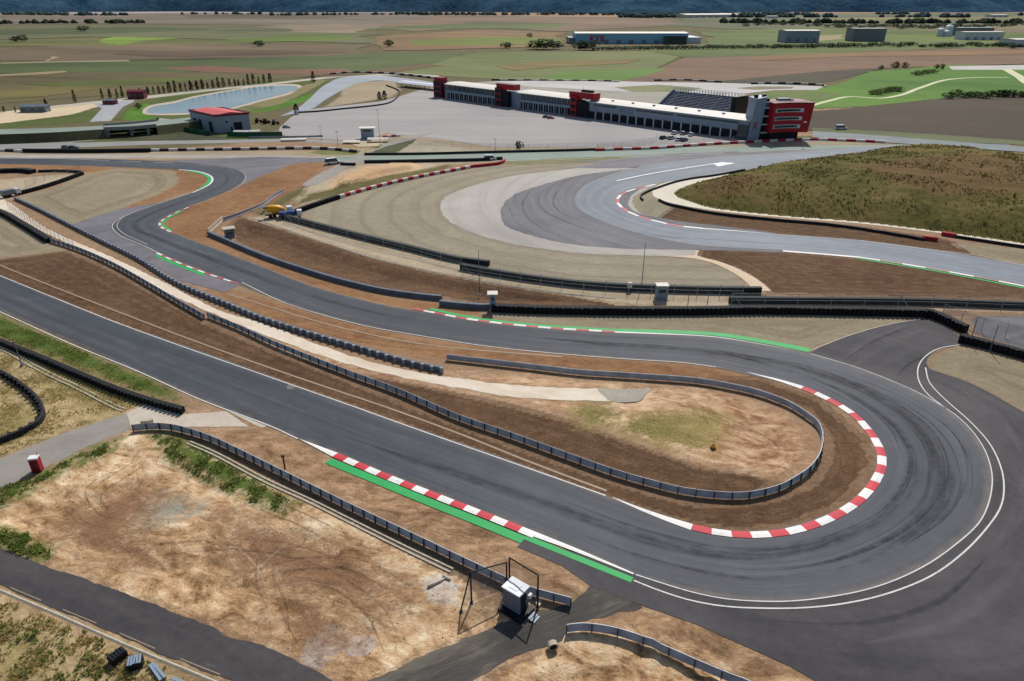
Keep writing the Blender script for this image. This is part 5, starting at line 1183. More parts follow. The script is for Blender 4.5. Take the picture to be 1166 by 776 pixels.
# --- grandstand
gs = Loc(G(742, 128), G(824, 138), 'grandstand', 'dark grandstand of stepped seats behind the pit building roof', 'grandstand')
mb = MB(); NR = 14; D, H0, H1 = 19.0, .8, 10.6
prof = [(0, 0)]
for i in range(NR): y = 4 + D * i / NR; z = H0 + (H1 - H0) * (i + 1) / NR; prof += [(y, z), (y + D / NR, z)]
prof += [(4 + D, 0)]
mb.xprism(prof[::-1], 0, gs.L); mb.build('seating', M['stand'], gs.t)
for k in range(5):
    x = (k + .5) * gs.L / 5; mb = MB()
    for i in range(NR): mb.box((x, 4 + D * (i + .5) / NR, H0 + (H1 - H0) * (i + 1) / NR + .06), (1.0, D / NR * .9, .2))
    mb.build('stairway', M['steel'], gs.t)
mb = MB(); mb.prism([(-1.2, 3), (-.05, 3), (-.05, 25), (-1.2, 25)], 0, 1); 
for i in range(NR): mb.box((-.6, 4 + D * (i + .5) / NR, (H0 + (H1 - H0) * (i + 1) / NR) / 2 + .5), (1.1, D / NR, H0 + (H1 - H0) * (i + 1) / NR + 1))
mb.build('side_wall', M['clad'], gs.t)
for i in range(26):
    x = i * gs.L / 25; mb = MB(); mb.box((x, 4 + D + .3, (H1 + 2.2) / 2), (.35, .35, H1 + 2.2)); mb.build('post', M['clad2'], gs.t)
mb = MB(); mb.box((gs.L / 2, 4 + D + .3, H1 + 1.2), (gs.L, .12, .12)); mb.box((gs.L / 2, 4 + D + .3, H1 + 2.1), (gs.L, .12, .12)); mb.build('railing', M['steel'], gs.t)
mb = MB(); mb.box((gs.L + 2, 12, 6), (3, 14, 12)); mb.box((gs.L + 2, 12, 12.6), (3.6, 15, .4)); mb.build('stair_block', M['blacksteel'], gs.t)
# --- workshop
wl, wf, wr = G(219, 145), G(247, 152), G(286, 148.5)
def workshop():
    t = empty('workshop', wf, 0, 'pale blue workshop with a coral red roof beside the pond', 'building')
    a = wl - wf; b = wr - wf; c = a + b; H = 8.2
    mb = MB(); mb.prism([(0, 0), (b.x, b.y), (c.x, c.y), (a.x, a.y)], 0, H); mb.build('wall', M['clad'], t)
    rim = 1.02
    mb = MB(); q = [Vector((0, 0, H)), Vector((b.x, b.y, H)), Vector((c.x, c.y, H)), Vector((a.x, a.y, H))]; ce = (q[0] + q[2]) / 2
    ou = [ce + (p - ce) * 1.03 for p in q]; n = 4
    for z in (0, 1.0):
        for p in ou: mb.v.append((p.x, p.y, H + z - .1))
    for i in range(4): j = (i + 1) % 4; mb.f.append((i, j, 4 + j, 4 + i)); mb.m.append(0)
    inn = [ce + (p - ce) * .95 for p in q]
    for p in inn: mb.v.append((p.x, p.y, H + .9))
    for i in range(4): j = (i + 1) % 4; mb.f.append((4 + i, 4 + j, 8 + j, 8 + i)); mb.m.append(0)
    mb.build('parapet', M['darkred'], t)
    mb = MB(); m0 = (inn[0] + inn[1]) / 2 + Vector((0, 0, 1.5)); m1 = (inn[2] + inn[3]) / 2 + Vector((0, 0, 1.5)); up = Vector((0, 0, .55))
    I = [p + up for p in inn]
    mb.face([I[0], m0, m1, I[3]]); mb.face([m0, I[1], I[2], m1]); mb.face([I[0], I[1], m0]); mb.face([I[2], I[3], m1])
    mb.build('roof', M['redroof'], t)
    def opening(base, d, t0, t1, z0, z1, nm, mat):
        u = d.normalized(); nrm = Vector((u.y, -u.x, 0)); 
        if nrm.y > 0: nrm = -nrm
        p0 = base + d * t0 + nrm * .06; p1 = base + d * t1 + nrm * .06; mb = MB()
        for p in (p0, p1, p1 - nrm * .2, p0 - nrm * .2): mb.v.append((p.x, p.y, z0))
        for p in (p0, p1, p1 - nrm * .2, p0 - nrm * .2): mb.v.append((p.x, p.y, z1))
        for f in ((0, 1, 5, 4), (4, 5, 6, 7), (1, 2, 6, 5), (3, 0, 4, 7), (0, 3, 2, 1)): mb.f.append(f); mb.m.append(0)
        return mb.build(nm, M[mat], t)
    O = Vector((0, 0, 0))
    for u0, u1 in ((.12, .26), (.55, .66), (.76, .88)): opening(O, a, u0, u1, .1, 5.2, 'door', 'dark')
    opening(O, b, .52, .76, .1, 4.6, 'door', 'dark'); opening(O, b, .42, .47, .1, 2.6, 'door', 'dark'); opening(O, b, .3, .36, 4.5, 5.6, 'window', 'glass')
workshop()
# green hoardings around the yard
def hoarding(px, label, h=2.2):
    pts = path_at(px, 3.0); o0 = pts[0].copy(); t = empty('hoarding', o0, 0, label, 'fence')
    for a, b in zip(pts, pts[1:]):
        mb = MB(); c = (a + b) / 2 - o0; mb.box((c.x, c.y, h / 2 + .1), ((b - a).length * .96, .08, h), 0, math.atan2((b - a).y, (b - a).x)); mb.build('panel', M['tarp'], t)
        mb = MB(); mb.tube(a - o0, a - o0 + Vector((0, 0, h + .3)), .06, .06, 5); mb.build('post', M['steel'], t)
hoarding([(179, 139), (195, 145), (215, 151), (240, 155)], 'green hoarding fence left of the workshop'); hoarding([(259, 156), (280, 156.5), (300, 156.5), (322, 156)], 'green hoarding fence right of the workshop', 2.4)
def marquee(px, py, w, d, h, rz, label, cat='tent'):
    t = empty('marquee', G(px, py), rz, label, cat)
    mb = MB(); mb.xprism([(-d / 2, h * .7), (0, h), (d / 2, h * .7)], -w / 2, w / 2); mb.build('canopy', M['roofw'], t)
    for sx in (-1, 1):
        for sy in (-1, 1): mb = MB(); mb.tube((sx * w * .47, sy * d * .45, 0), (sx * w * .47, sy * d * .45, h * .72), .06, .06, 6); mb.build('leg', M['steel'], t)
marquee(190, 142, 9, 4, 3.0, -.5, 'white canopy tent at the left end of the green hoarding'); marquee(276, 153.5, 8, 3, 2.2, 0, 'white canopy tent in front of the workshop'); marquee(291, 153.5, 5, 3, 2.4, .2, 'small white canopy right of the workshop front')
marquee(335, 160.5, 12, 3.5, 1.3, .1, 'low white sheeted structure on the strip below the workshop yard', 'canopy'); marquee(401, 163.5, 8, 4, 1.5, .0, 'low white canopy left of the paddock booth', 'canopy'); marquee(431, 162, 10, 4, 2.2, .1, 'white canopy right of the paddock booth', 'canopy')
# --- white booth in the paddock
def booth(px, py, w, d, h, rz, label, wall, roofm, name='booth', over=.25, stilts=0.0, door=True, cat='booth'):
    t = empty(name, G(px, py), rz, label, cat)
    mb = MB(); mb.box((0, 0, stilts + (h - stilts) / 2 + .12), (w, d, h - stilts)); mb.build('wall', M[wall], t, bevel=.03)
    mb = MB(); mb.box((0, 0, h + .22), (w + 2 * over, d + 2 * over, .2)); mb.build('roof', M[roofm], t, bevel=.03)
    mb = MB(); mb.box((0, 0, .06), (w + .5, d + .5, .12)); mb.build('base_slab', M['conc'], t)
    if door:
        mb = MB(); mb.box((w / 2 + .01, 0, stilts + 1.1), (.06, d * .45, 2.0)); mb.build('door', M['dark'], t)
        mb = MB(); mb.box((0, -d / 2 - .01, h - 1.0), (w * .6, .05, .8)); mb.build('window', M['glass'], t)
    if stilts:
        for sx in (-1, 1):
            for sy in (-1, 1): mb = MB(); mb.box((sx * w * .42, sy * d * .42, stilts / 2 + .1), (.14, .14, stilts + .1)); mb.build('leg', M['steel'], t)
    return t
booth(419, 158, 6.0, 4.0, 5.0, .1, 'white flat roofed booth at the paddock entrance', 'clad', 'roofw', over=.9)
booth(561, 353, 1.15, 1.1, 3.7, .05, 'slim blue grey marshal post with overhanging white roof behind the tyre wall', 'clad', 'roofw', 'marshal_post', over=.55, stilts=0, cat='marshal post')
booth(752.5, 340, 2.6, 2.0, 3.1, .0, 'small blue grey hut with white roof standing before the dark green barrier', 'clad', 'roofw', 'hut', over=.12, cat='hut')
# small grey post box and white monitor on a stand
def stand_box(px, py, w, h, post, label, mat, name, cat):
    t = empty(name, G(px, py), .2, label, cat)
    mb = MB(); mb.tube((0, 0, 0), (0, 0, post), .07, .06, 8); mb.build('post', M['steel'], t)
    mb = MB(); mb.box((0, 0, post + h / 2), (w, w * .7, h)); mb.build('cabinet', M[mat], t, bevel=.04)
    mb = MB(); mb.box((0, 0, .12), (w * 1.3, w * 1.3, .24)); mb.build('foot', M['railpost'], t)
stand_box(716.5, 332, 1.0, 1.2, 1.0, 'small white cabinet on a post left of the white roofed hut', 'kioskroof', 'signal_cabinet', 'cabinet')
stand_box(97, 424 - 4, .5, .6, .5, 'small blue grey box on the tyre barrier by the grass strip', 'clad', 'marshal_cabinet', 'cabinet') if False else None
# workers' shelter at the corner of the tilled slope
booth(262, 270, 2.6, 2.2, 2.4, .5, 'small grey open shelter with a concrete lid at the corner of the tilled slope', 'steel', 'conc', 'shelter', over=.4, cat='shelter')

# --- foreground kiosk
def kiosk():
    b0, b1, b2 = G(569.5, 690), G(591, 703), G(600.5, 692)
    d = b1 - b0; w = 2.55; ang = math.atan2(d.y, d.x)
    t = empty('kiosk', b1, ang, 'white roofed grey cabin standing on the gravel track behind a black frame', 'cabin')
    W, D, H = d.length * .86, 1.75, 2.6
    mb = MB(); mb.box((-W / 2, D / 2, H / 2 + .35), (W, D, H)); mb.build('wall', M['kioskwall'], t, bevel=.03)
    mb = MB()
    for i in range(11): mb.box((-W + W * (i + .5) / 11, -.015, H / 2 + .35), (.05, .03, H - .1))
    mb.build('ribbing', M['kioskwall'], t)
    mb = MB(); mb.box((-W / 2, D / 2, H + .44), (W + .22, D + .22, .16)); mb.box((-W / 2, D / 2, H + .54), (W * .5, D * .6, .05)); mb.build('roof', M['kioskroof'], t, bevel=.03)
    dr = MB(); dr.box((.02, D * .42, 1.5), (.08, D * .52, 2.2)); dr = dr.build('door', M['dark'], t)
    mb = MB(); mb.box((.09, D * .62, 1.45), (.05, .06, .3)); mb.build('handle', M['galv'], dr)
    mb = MB(); mb.box((-W / 2 + .3, D / 2 - .3, .17), (W + .9, D + .8, .34)); mb.build('platform', M['blacksteel'], t)
    mb = MB()
    for k in range(3): mb.box((1.15 + k * .28, D * .45, .3 - k * .1), (.28, 1.1, .08))
    mb.build('step', M['steel'], t)
    mb = MB(); mb.box((.25, D * .95, 1.9), (.3, .5, .5)); mb.build('air_conditioner', M['kioskroof'], t)
kiosk()
def catch_frame(posts, top, label, bars=True, mat='blacksteel', net='net', name='net_frame'):
    o0 = G(*posts[0]); t = empty(name, o0, 0, label, 'frame'); tops = []
    for p, h in zip(posts, top):
        g = G(*p) - o0; mb = MB(); k = .0; mb.tube(g, g + Vector((0, 0, h)), .11, .09, 8); mb.box((g.x, g.y, .05), (.4, .4, .1)); mb.build('post', M[mat], t); tops.append(g + Vector((0, 0, h)))
    mb = MB()
    for a, b in zip(tops, tops[1:]): mb.tube(a, b, .085, .085, 8)
    mb.build('top_bar', M[mat], t)
    mb = MB()
    for a, b in zip(tops, tops[1:]): mb.face([(a.x, a.y, .2), (b.x, b.y, .2), tuple(b), tuple(a)])
    mb.build('netting', M[net], t)
catch_frame([(580, 671), (612, 694)], [4.7, 5.0], 'black steel frame with a bent top bar behind the grey cabin')
catch_frame([(525, 697), (537, 687), (577, 671)], [.3, 4.6, 4.0], 'grey frame with sagging net at the end of the drainage channel', mat='railpost', net='net2')
# red portable toilet
def toilet():
    t = empty('portable_toilet', G(43.5, 536), math.radians(14), 'red portable toilet with white roof on the edge of the access road', 'toilet')
    mb = MB(); mb.box((0, 0, 1.15), (1.15, 1.15, 2.1)); mb.build('cabin', M['redwall'], t, bevel=.04)
    mb = MB(); mb.xprism([(-.62, 2.2), (-.5, 2.36), (.5, 2.36), (.62, 2.2)], -.62, .62); mb.build('roof', M['kioskroof'], t)
    d = MB(); d.box((0, -.585, 1.15), (.75, .04, 1.85)); d = d.build('door', M['darkred'], t)
    mb = MB(); mb.box((.3, -.62, 1.1), (.06, .04, .16)); mb.build('handle', M['galv'], d)
    mb = MB(); mb.box((0, 0, .05), (1.25, 1.25, .1)); mb.build('skid', M['blacksteel'], t)
    mb = MB(); mb.tube((.4, .4, 2.2), (.4, .4, 2.7), .05, .05, 6); mb.build('vent_pipe', M['dark'], t)
toilet()
# concrete pipe ring
mb = MB(); g = G(629, 739); t = empty('concrete_pipe', g, -1.3, 'short pale concrete pipe ring lying beside the gravel track', 'pipe')
n = 20
for y, rr in ((-.3, .5), (.3, .5), (.3, .4), (-.3, .4)):
    for i in range(n): a = 2 * math.pi * i / n; mb.v.append((y, rr * math.cos(a) * 1.1, .5 + rr * math.sin(a)))
for k in range(4):
    for i in range(n): j = (i + 1) % n; a, b = k * n, ((k + 1) % 4) * n; mb.f.append((a + i, b + i, b + j, a + j)); mb.m.append(0)
mb.build('ring', M['conc'], t)
mb = MB(); mb.lathe((-.18, 0, .5), (.18, 0, .5), [(0, .4), (1, .4)], 16); mb.build('hole_shade', M['dark'], t)  # dark disc painted as the shade inside the ring's open hole
# marker post with dark top beside the guard rail
mb = MB(); t = empty('marker_post', G(324.5, 534), 0, 'dark brown marker post standing against the guard rail beside the straight', 'post')
mb.tube((0, 0, 0), (0, 0, 2.1), .12, .14, 8); mb.build('post', plain('brown post', (84, 58, 50), .8), t); mb = MB(); mb.box((0, 0, 2.2), (.5, .3, .4)); mb.build('lamp_housing', plain('brown housing', (96, 70, 66), .7), t, bevel=.04)
# wall end of the left drain and outlet rubble
def lump(px, py, sx, sy, sz, rz, label, mat='conc'):
    g = G(px, py); g.z = zat(g.x, g.y); mb = MB(); mb.prism([(-sx, -sy * .8), (sx * .3, -sy), (sx, -sy * .2), (sx * .8, sy), (-sx * .4, sy * .8), (-sx * 1.1, sy * .2)], -.1, sz)
    o = mb.build('concrete_lump', M[mat], loc=g, bevel=.05); o.rotation_euler = (0.05, .08, rz); return tag(o, label, 'concrete lump')
lump(168, 482, .9, .5, .7, .4, 'large pale concrete lump at the start of the long guard rail')
lump(160, 486, .4, .35, .4, 1.0, 'small concrete lump left of the large one by the guard rail')
lump(498, 664, 1.2, .14, .3, .6, 'pale concrete kerb piece at the outlet of the drainage channel')
lump(509, 659, .6, .14, .3, -.6, 'short concrete kerb piece closing the end of the drainage channel')
lump(600, 691, .4, .3, .3, .2, 'pale lump on the ground between the grey cabin and the black frame')
lump(613, 688, .5, .35, .3, 1.2, 'pale lump right of the black frame behind the grey cabin')
# objects dumped in the lower left corner
def pallet_bin(px, py, rz, label, mat, w, d, h, name, cat, slats=True, mat2='blacksteel'):
    g = G(px, py); g.z = zat(g.x, g.y); t = empty(name, g, rz, label, cat)
    mb = MB()
    for sx in (-1, 1): mb.box((sx * w / 2, 0, h / 2), (.08, d, h))
    for sy in (-1, 1): mb.box((0, sy * d / 2, h / 2), (w, .08, h))
    mb.box((0, 0, .08), (w, d, .1)); mb.build('crate', M[mat2], t)
    if slats:
        mb = MB()
        for i in range(5): mb.box((-w / 2 + w * (i + .5) / 5, random.uniform(-.05, .05), h + .04), (w / 5 * .75, d * random.uniform(.9, 1.1), .07), 0, random.uniform(-.06, .06))
        mb.build('slats', M[mat], t)
pallet_bin(135, 751, 1.0, 'black slatted crate lying in the dry grass below the dark road', 'blacksteel', 1.5, 1.0, .8, 'crate', 'crate')
pallet_bin(155, 758, .35, 'dark box with a pale slatted lid between the black crate and the pale planks', 'clad', 1.3, 1.1, .8, 'crate', 'crate')
def planks(px, py, rz, label, mat, L, n):
    g = G(px, py); g.z = zat(g.x, g.y); t = empty('plank_stack', g, rz, label, 'planks')
    for k in range(2):
        for i in range(n): mb = MB(); mb.box((random.uniform(-.15, .15), (i - n / 2) * .34, .12 + k * .16), (L, .28, .12), 0, random.uniform(-.03, .03)); mb.build('plank', M[mat], t)
planks(182, 766, -.72, 'stack of long pale planks in the lower left corner', 'clad', 2.6, 2)
planks(206, 778, -.3, 'short stack of grey boards cut off by the bottom edge', 'clad', 2.0, 2)
# yellow and white marker ball in the infield
t = empty('site_marker', G(812, 510), 0, 'small yellow and white marker on the grass inside the hairpin', 'marker')
mb = MB(); mb.lathe((0, 0, .05), (0, 0, .8), [(0, .35), (.5, .3), (1, .05)], 10); mb.build('cone', M['yellow'], t); mb = MB(); mb.box((0, 0, .03), (.8, .8, .06)); mb.build('base', M['dark'], t)

# ================================================================== VEHICLES
def car_parts(mat, van=False):
    t = empty('parked_car', (0, 0, 0)); L, W = (4.3, 1.75) if not van else (4.9, 1.9); h = .62
    mb = MB(); side = [(-L / 2, .3), (-L / 2, .75), (-L / 2 + .15, .92), (-L * .14, .98), (L * .5 - .2, .88), (L / 2, .6), (L / 2, .3)]
    for y in (-W / 2, W / 2):
        for x, z in side: mb.v.append((x, y, z))
    n = len(side); mb.f.append(tuple(range(n))); mb.m.append(0); mb.f.append(tuple(range(2 * n - 1, n - 1, -1))); mb.m.append(0)
    for i in range(n): j = (i + 1) % n; mb.f.append((i, n + i, n + j, j)); mb.m.append(0)
    mb.build('body', M[mat], t, bevel=.06)
    top = 1.42 if not van else 1.9; x0, x1 = (-L / 2 + .35, L * .22) if not van else (-L / 2 + .1, L * .34)
    mb = MB(); cab = [(x0, .9), (x0 + .3, top - .04), (x1 - .75, top), (x1, .9)]
    for y, k in ((-W / 2 + .1, 1), (W / 2 - .1, 1)):
        for x, z in cab: mb.v.append((x, y * (.86 if z > 1 else 1), z))
    mb.f += [(0, 1, 2, 3), (7, 6, 5, 4), (0, 4, 5, 1), (1, 5, 6, 2), (2, 6, 7, 3)]; mb.m += [0] * 5; mb.build('windows', M['glass'], t)
    mb = MB(); mb.box(((x0 + .3 + x1 - .75) / 2, 0, top + .02), (x1 - x0 - 1.0, W * .76, .05)); mb.build('roof', M[mat], t)
    for sx in (-1, 1):
        for sy in (-1, 1):
            mb = MB(); mb.tube((sx * L * .31, sy * (W / 2 - .2), .32), (sx * L * .31, sy * (W / 2 + .02), .32), .32, .32, 12); mb.build('wheel', M['tyre'], t)
    return t
CARS = {}
def car(px, py, rz, mat, label, van=False, group=None, scale=1.0):
    k = (mat, van)
    if k not in CARS: o = car_parts(mat, van); CARS[k] = o
    else: o = copy_tree(CARS[k])
    o.location = G(px, py); o.rotation_euler = (0, 0, rz); o.scale = (scale,) * 3
    o['label'] = label; o['category'] = 'van' if van else 'car'
    if group: o['group'] = group
    return o
gq = 'cars parked in front of the pit garages'
car(755, 158.5, .9, 'cardark', 'dark car at the left end of the front row by the pit garages', group=gq, scale=1.2); car(764, 158.8, .9, 'carsilver', 'silver car second in the front row by the pit garages', group=gq, scale=1.2)
car(773, 160.5, .9, 'carwhite', 'white car in the middle of the group parked by the pit garages', group=gq, scale=1.2); car(779, 161, .9, 'cardark', 'dark car at the right end of the front row by the pit garages', group=gq, scale=1.2)
car(778, 153.5, 1.0, 'carsilver', 'silver car in the rear row close to the pit garages', group=gq, scale=1.2); car(787, 155, 1.0, 'carwhite', 'white car in the rear row close to the pit garages', group=gq, scale=1.2)
car(768, 153, 1.0, 'carwhite', 'white car at the left end of the rear row by the pit garages', group=gq, scale=1.2)
car(622, 134.5, -.2, 'cardark', 'low dark car standing alone on the open paddock', group='cars on the open paddock'); car(627, 135.5, -.2, 'carred', 'low dark red car beside the dark one on the open paddock', group='cars on the open paddock')
car(326.5, 146, -.1, 'carsilver', 'silver car parked alone right of the red tractors')
car(957, 148, 0, 'carwhite', 'white van parked right of the race control building', van=True, scale=1.3)
car(558, 182.5, .1, 'carwhite', 'white van behind the end of the red and white tyre wall', van=True, scale=1.1)
car(379, 187, .6, 'carwhite', 'white van at the crossing of service roads', van=True, scale=1.3)
car(76, 169, .0, 'carsilver', 'silver car on the lane below the road bridge'); car(84, 169.5, .0, 'cardark', 'dark car on the lane beside the silver one')
def tractor(px, py, rz, label):
    t = empty('tractor', G(px, py), rz, label, 'tractor', 'red machines parked by the workshop')
    mb = MB(); mb.box((1.1, 0, 1.25), (2.2, 1.0, .9)); mb.build('bonnet', M['carred'], t, bevel=.06)
    mb = MB(); mb.box((-.5, 0, 2.0), (1.5, 1.6, 1.5), taper=.85); mb.build('cab', M['glass'], t)
    mb = MB(); mb.box((-.5, 0, 2.82), (1.5, 1.6, .12)); mb.build('roof', M['carred'], t)
    for s in (-1, 1):
        mb = MB(); mb.tube((-.8, s * .75, .9), (-.8, s * 1.2, .9), .9, .9, 16); mb.build('wheel', M['tyre'], t)
        mb = MB(); mb.tube((1.6, s * .7, .6), (1.6, s * 1.0, .6), .6, .6, 14); mb.build('wheel', M['tyre'], t)
tractor(294, 140, .4, 'dark red tractor nearest the workshop wall'); tractor(303, 141, .8, 'dark red tractor in the middle of three by the workshop'); tractor(313.5, 142, .1, 'dark red tractor at the right end of three by the workshop')
# cement mixer
def mixer():
    g = G(318, 247); t = empty('cement_mixer_truck', g, math.radians(25), 'cement mixer truck with orange yellow drum parked behind the barriers', 'truck')
    mb = MB(); mb.box((0, 0, .95), (8.2, 1.1, .3)); mb.build('chassis', M['blacksteel'], t)
    dr = MB(); dr.lathe((-3.6, 0, 2.9), (1.9, 0, 2.1), [(0, .55), (.12, .95), (.35, 1.3), (.62, 1.35), (.85, 1.0), (1, .55)], 22); dr = dr.build('drum', M['yellow'], t, smooth=True)
    c = MB(); c.box((3.3, 0, 1.9), (1.7, 2.3, 2.2), taper=.93); c = c.build('cab', M['carwhite'], t, bevel=.08)
    mb = MB(); mb.box((4.14, 0, 2.35), (.06, 1.9, .8)); mb.build('windscreen', M['glass'], c)
    mb = MB(); mb.box((-3.9, 0, 3.3), (.8, .9, .7), taper=1.4); mb.build('hopper', M['steel'], t)
    mb = MB(); mb.tube((-4.0, 0, 2.4), (-5.4, 0, 1.2), .25, .2, 8); mb.build('chute', M['steel'], t)
    for x in (-2.6, -1.4, 1.4, 3.2):
        for s in (-1, 1): mb = MB(); mb.tube((x, s * .75, .52), (x, s * 1.15, .52), .52, .52, 14); mb.build('wheel', M['tyre'], t)
mixer()
def truck(px, py, rz, label, cabm, bodym, L=6.5, h=2.6, name='truck'):
    t = empty(name, G(px, py), rz, label, 'truck')
    mb = MB(); mb.box((0, 0, .8), (L, 1.0, .3)); mb.build('chassis', M['blacksteel'], t)
    c = MB(); c.box((L / 2 - .7, 0, 1.55), (1.6, 2.1, 1.7), taper=.92); c = c.build('cab', M[cabm], t, bevel=.08); mb = MB(); mb.box((L / 2 + .1, 0, 1.95), (.06, 1.7, .6)); mb.build('windscreen', M['glass'], c)
    mb = MB(); mb.box((-.9, 0, .95 + h * .25), (L - 2.2, 2.2, h * .5)); mb.build('load_bed', M[bodym], t, bevel=.05)
    for x in (-L * .3, -L * .12, L * .36):
        for s in (-1, 1): mb = MB(); mb.tube((x, s * .7, .45), (x, s * 1.05, .45), .45, .45, 12); mb.build('wheel', M['tyre'], t)
truck(331, 248.5, math.radians(-160 + 180), 'blue and white truck beside the cement mixer', 'carwhite', 'blue', 7.0)
truck(13, 224, math.radians(65), 'light truck with blue load at the far left end of the service road', 'carwhite', 'steel', 6.0, 3.2)
# --- road bridge at the left
def bridge():
    # deck runs from the left edge to the workshop yard, five metres above the lane
    h = 4.2
    t = empty('road_bridge', G(150, 156), 0, 'concrete road bridge with dark underpass left of the workshop', 'bridge'); o0 = t.location.copy()
    up = [(118, 143.2), (150, 141.2), (178, 138.2)]; lo = [(118, 147.2), (150, 146), (178, 143.5)]
    U, Lw = P(up, h), P(lo, h)
    mb = MB()
    for i in range(2):
        a, b, c, d = Lw[i] - o0, Lw[i + 1] - o0, U[i + 1] - o0, U[i] - o0
        b0 = len(mb.v)
        for z in (h - .8, h):
            for p in (a, b, c, d): mb.v.append((p.x, p.y, z))
        for f in ((3, 2, 1, 0), (4, 5, 6, 7), (0, 1, 5, 4), (2, 3, 7, 6), (1, 2, 6, 5), (3, 0, 4, 7)): mb.f.append(tuple(b0 + k for k in f)); mb.m.append(0)
    mb.build('deck', M['greenroad'], t)
    for E, off in ((Lw, 0), (U, 0)):
        mb = MB()
        for a, b in zip(E, E[1:]): c = (a + b) / 2 - o0; mb.box((c.x, c.y, h + .45), ((b - a).length, .25, .9), 0, math.atan2((b - a).y, (b - a).x))
        mb.build('parapet', M['greyconc'], t)
    for k in (0.02, .5, .82):
        p = Lw[0].lerp(Lw[2], k) - o0; q = U[0].lerp(U[2], k) - o0; c = (p + q) / 2; mb = MB(); mb.box((c.x, c.y, (h - .8) / 2), (1.2 if k > .1 and k < .9 else 3, (q - p).length * .9, h - .8), 0, math.atan2((q - p).y, (q - p).x) - math.pi / 2); mb.build('pier', M['greyconc'], t)
    mb = MB(); p = U[0] - o0; q = U[2] - o0; c = (p + q) / 2; mb.box((c.x, c.y + 1, (h - .9) / 2), ((q - p).length, .3, h - .9), 0, math.atan2((q - p).y, (q - p).x)); mb.build('rear_wall', M['dark'], t)
bridge()
def embank(px_u, px_l, h, foot, name='road_embankment', mat=None, topm='greenroad'):
    """raised road: top at height h between two edges, grassy slopes down to the plain"""
    U, Lw = smooth(P(px_u, h), 8), smooth(P(px_l, h), 8); n = min(len(U), len(Lw)); U = resample(U, 1e9) if False else U
    N = 30; U = resample(smooth(P(px_u, h), 4), 1e9 if False else max(1.0, sum((b - a).length for a, b in zip(U, U[1:])) / N))[:N + 1]
    Lw = resample(smooth(P(px_l, h), 4), max(1.0, sum((b - a).length for a, b in zip(Lw, Lw[1:])) / N))[:N + 1]
    n = min(len(U), len(Lw)); mb = MB()
    for i in range(n):
        a, b = U[i], Lw[i]; d = (a - b).normalized(); hh = h
        for p, z in ((a + d * foot, -.1), (a, hh), (b, hh), (b - d * foot, -.1)): mb.v.append((p.x, p.y, z))
    for i in range(n - 1):
        for j in range(3):
            q = (4 * i + j, 4 * i + j + 1, 4 * i + j + 5, 4 * i + j + 4)
            mb.f.append(q[::-1]); mb.m.append(1 if j == 1 else 0)
    o = mb.build(name, [mat, M[topm]]); tag(o, kind='structure'); return o
bankm = ground_mat('bank grass dark', (52, 58, 40), (92, 88, 62), .03, .2, 1.5, bump=.3)
embank([(-200, 152), (0, 147.4), (60, 146), (118, 143.4)], [(-200, 158), (0, 153.2), (60, 151), (118, 147.4)], 4.1, 4, mat=bankm)
embank([(178, 138.2), (215, 134), (240, 131.5)], [(178, 143.5), (218, 139), (245, 135.5)], 4.1, 4, mat=bankm)
mb_ = sheet('grass_bank', P([(165, 150), (180, 146), (222, 151), (262, 158), (240, 160), (160, 160), (100, 158), (120, 152)]), .12, bankm, jag=1)
# red gatehouse and little house at the left
def small_house(px, py, w, d, h, rz, label, wall, roofm, nwin=3):
    t = empty('small_house', G(px, py), rz, label, 'building')
    mb = MB(); mb.box((0, 0, h / 2), (w, d, h)); mb.build('wall', M[wall], t)
    mb = MB(); mb.xprism([(-d / 2 - .4, h), (0, h + d * .18), (d / 2 + .4, h)], -w / 2 - .4, w / 2 + .4); mb.build('roof', M[roofm], t)
    for i in range(nwin): mb = MB(); mb.box((-w / 2 + w * (i + .5) / nwin, -d / 2 - .02, h * .5), (w / nwin * .5, .08, h * .4)); mb.build('window', M['glass'], t)
small_house(157, 112.5, 11, 6, 5.0, .1, 'dark red gatehouse beside the row of cypresses', 'darkred', 'darkred'); small_house(41, 127.5, 15, 6, 3.4, .1, 'low grey house at the left end of the sandy field', 'steel', 'steel')
small_house(126, 119, 8, 4, 2.6, .0, 'low dark building at the road fork below the cypresses', 'darkred', 'steel')
car(300, 163, 0, 'carwhite', 'white car on the strip below the workshop yard') if False else None

# --- distant factory and halls
def hall(pxa, pya, pxb, pyb, depth, h, label, wall='clad', roofm='roofw', name='warehouse', nbay=6, glass_end=False):
    b = Loc(G(pxa, pya), G(pxb, pyb), name, label, 'building')
    b.box('wall', 0, b.L, 0, depth, 0, h, wall)
    mb = MB(); mb.xprism([(-.5, h), (-.5, h + .6), (depth / 2, h + depth * .035), (depth + .5, h + .6), (depth + .5, h)], -.5, b.L + .5); mb.build('roof', M[roofm], b.t)
    for i in range(nbay):
        x = b.L * (i + .3) / nbay; b.box('door', x, x + b.L / nbay * .35, -.12, .02, 0, h * .38, 'steel')
    return b
fb = hall(655, 50, 783, 50, 60, 15, 'long light blue factory with red lettering across the far plain', 'lightblue', 'roofw', 'factory', 9)
fb.box('office_block', fb.x(755), fb.x(779), -14, -.6, 0, 12, 'glass'); fb.box('canopy_wing', fb.x(783) + .5, fb.x(800), 12, 90, 0, 9, 'clad2')
fb.box('dark_wing', fb.x(648), fb.x(655) - .5, 4, 60, 0, 9, 'steel')
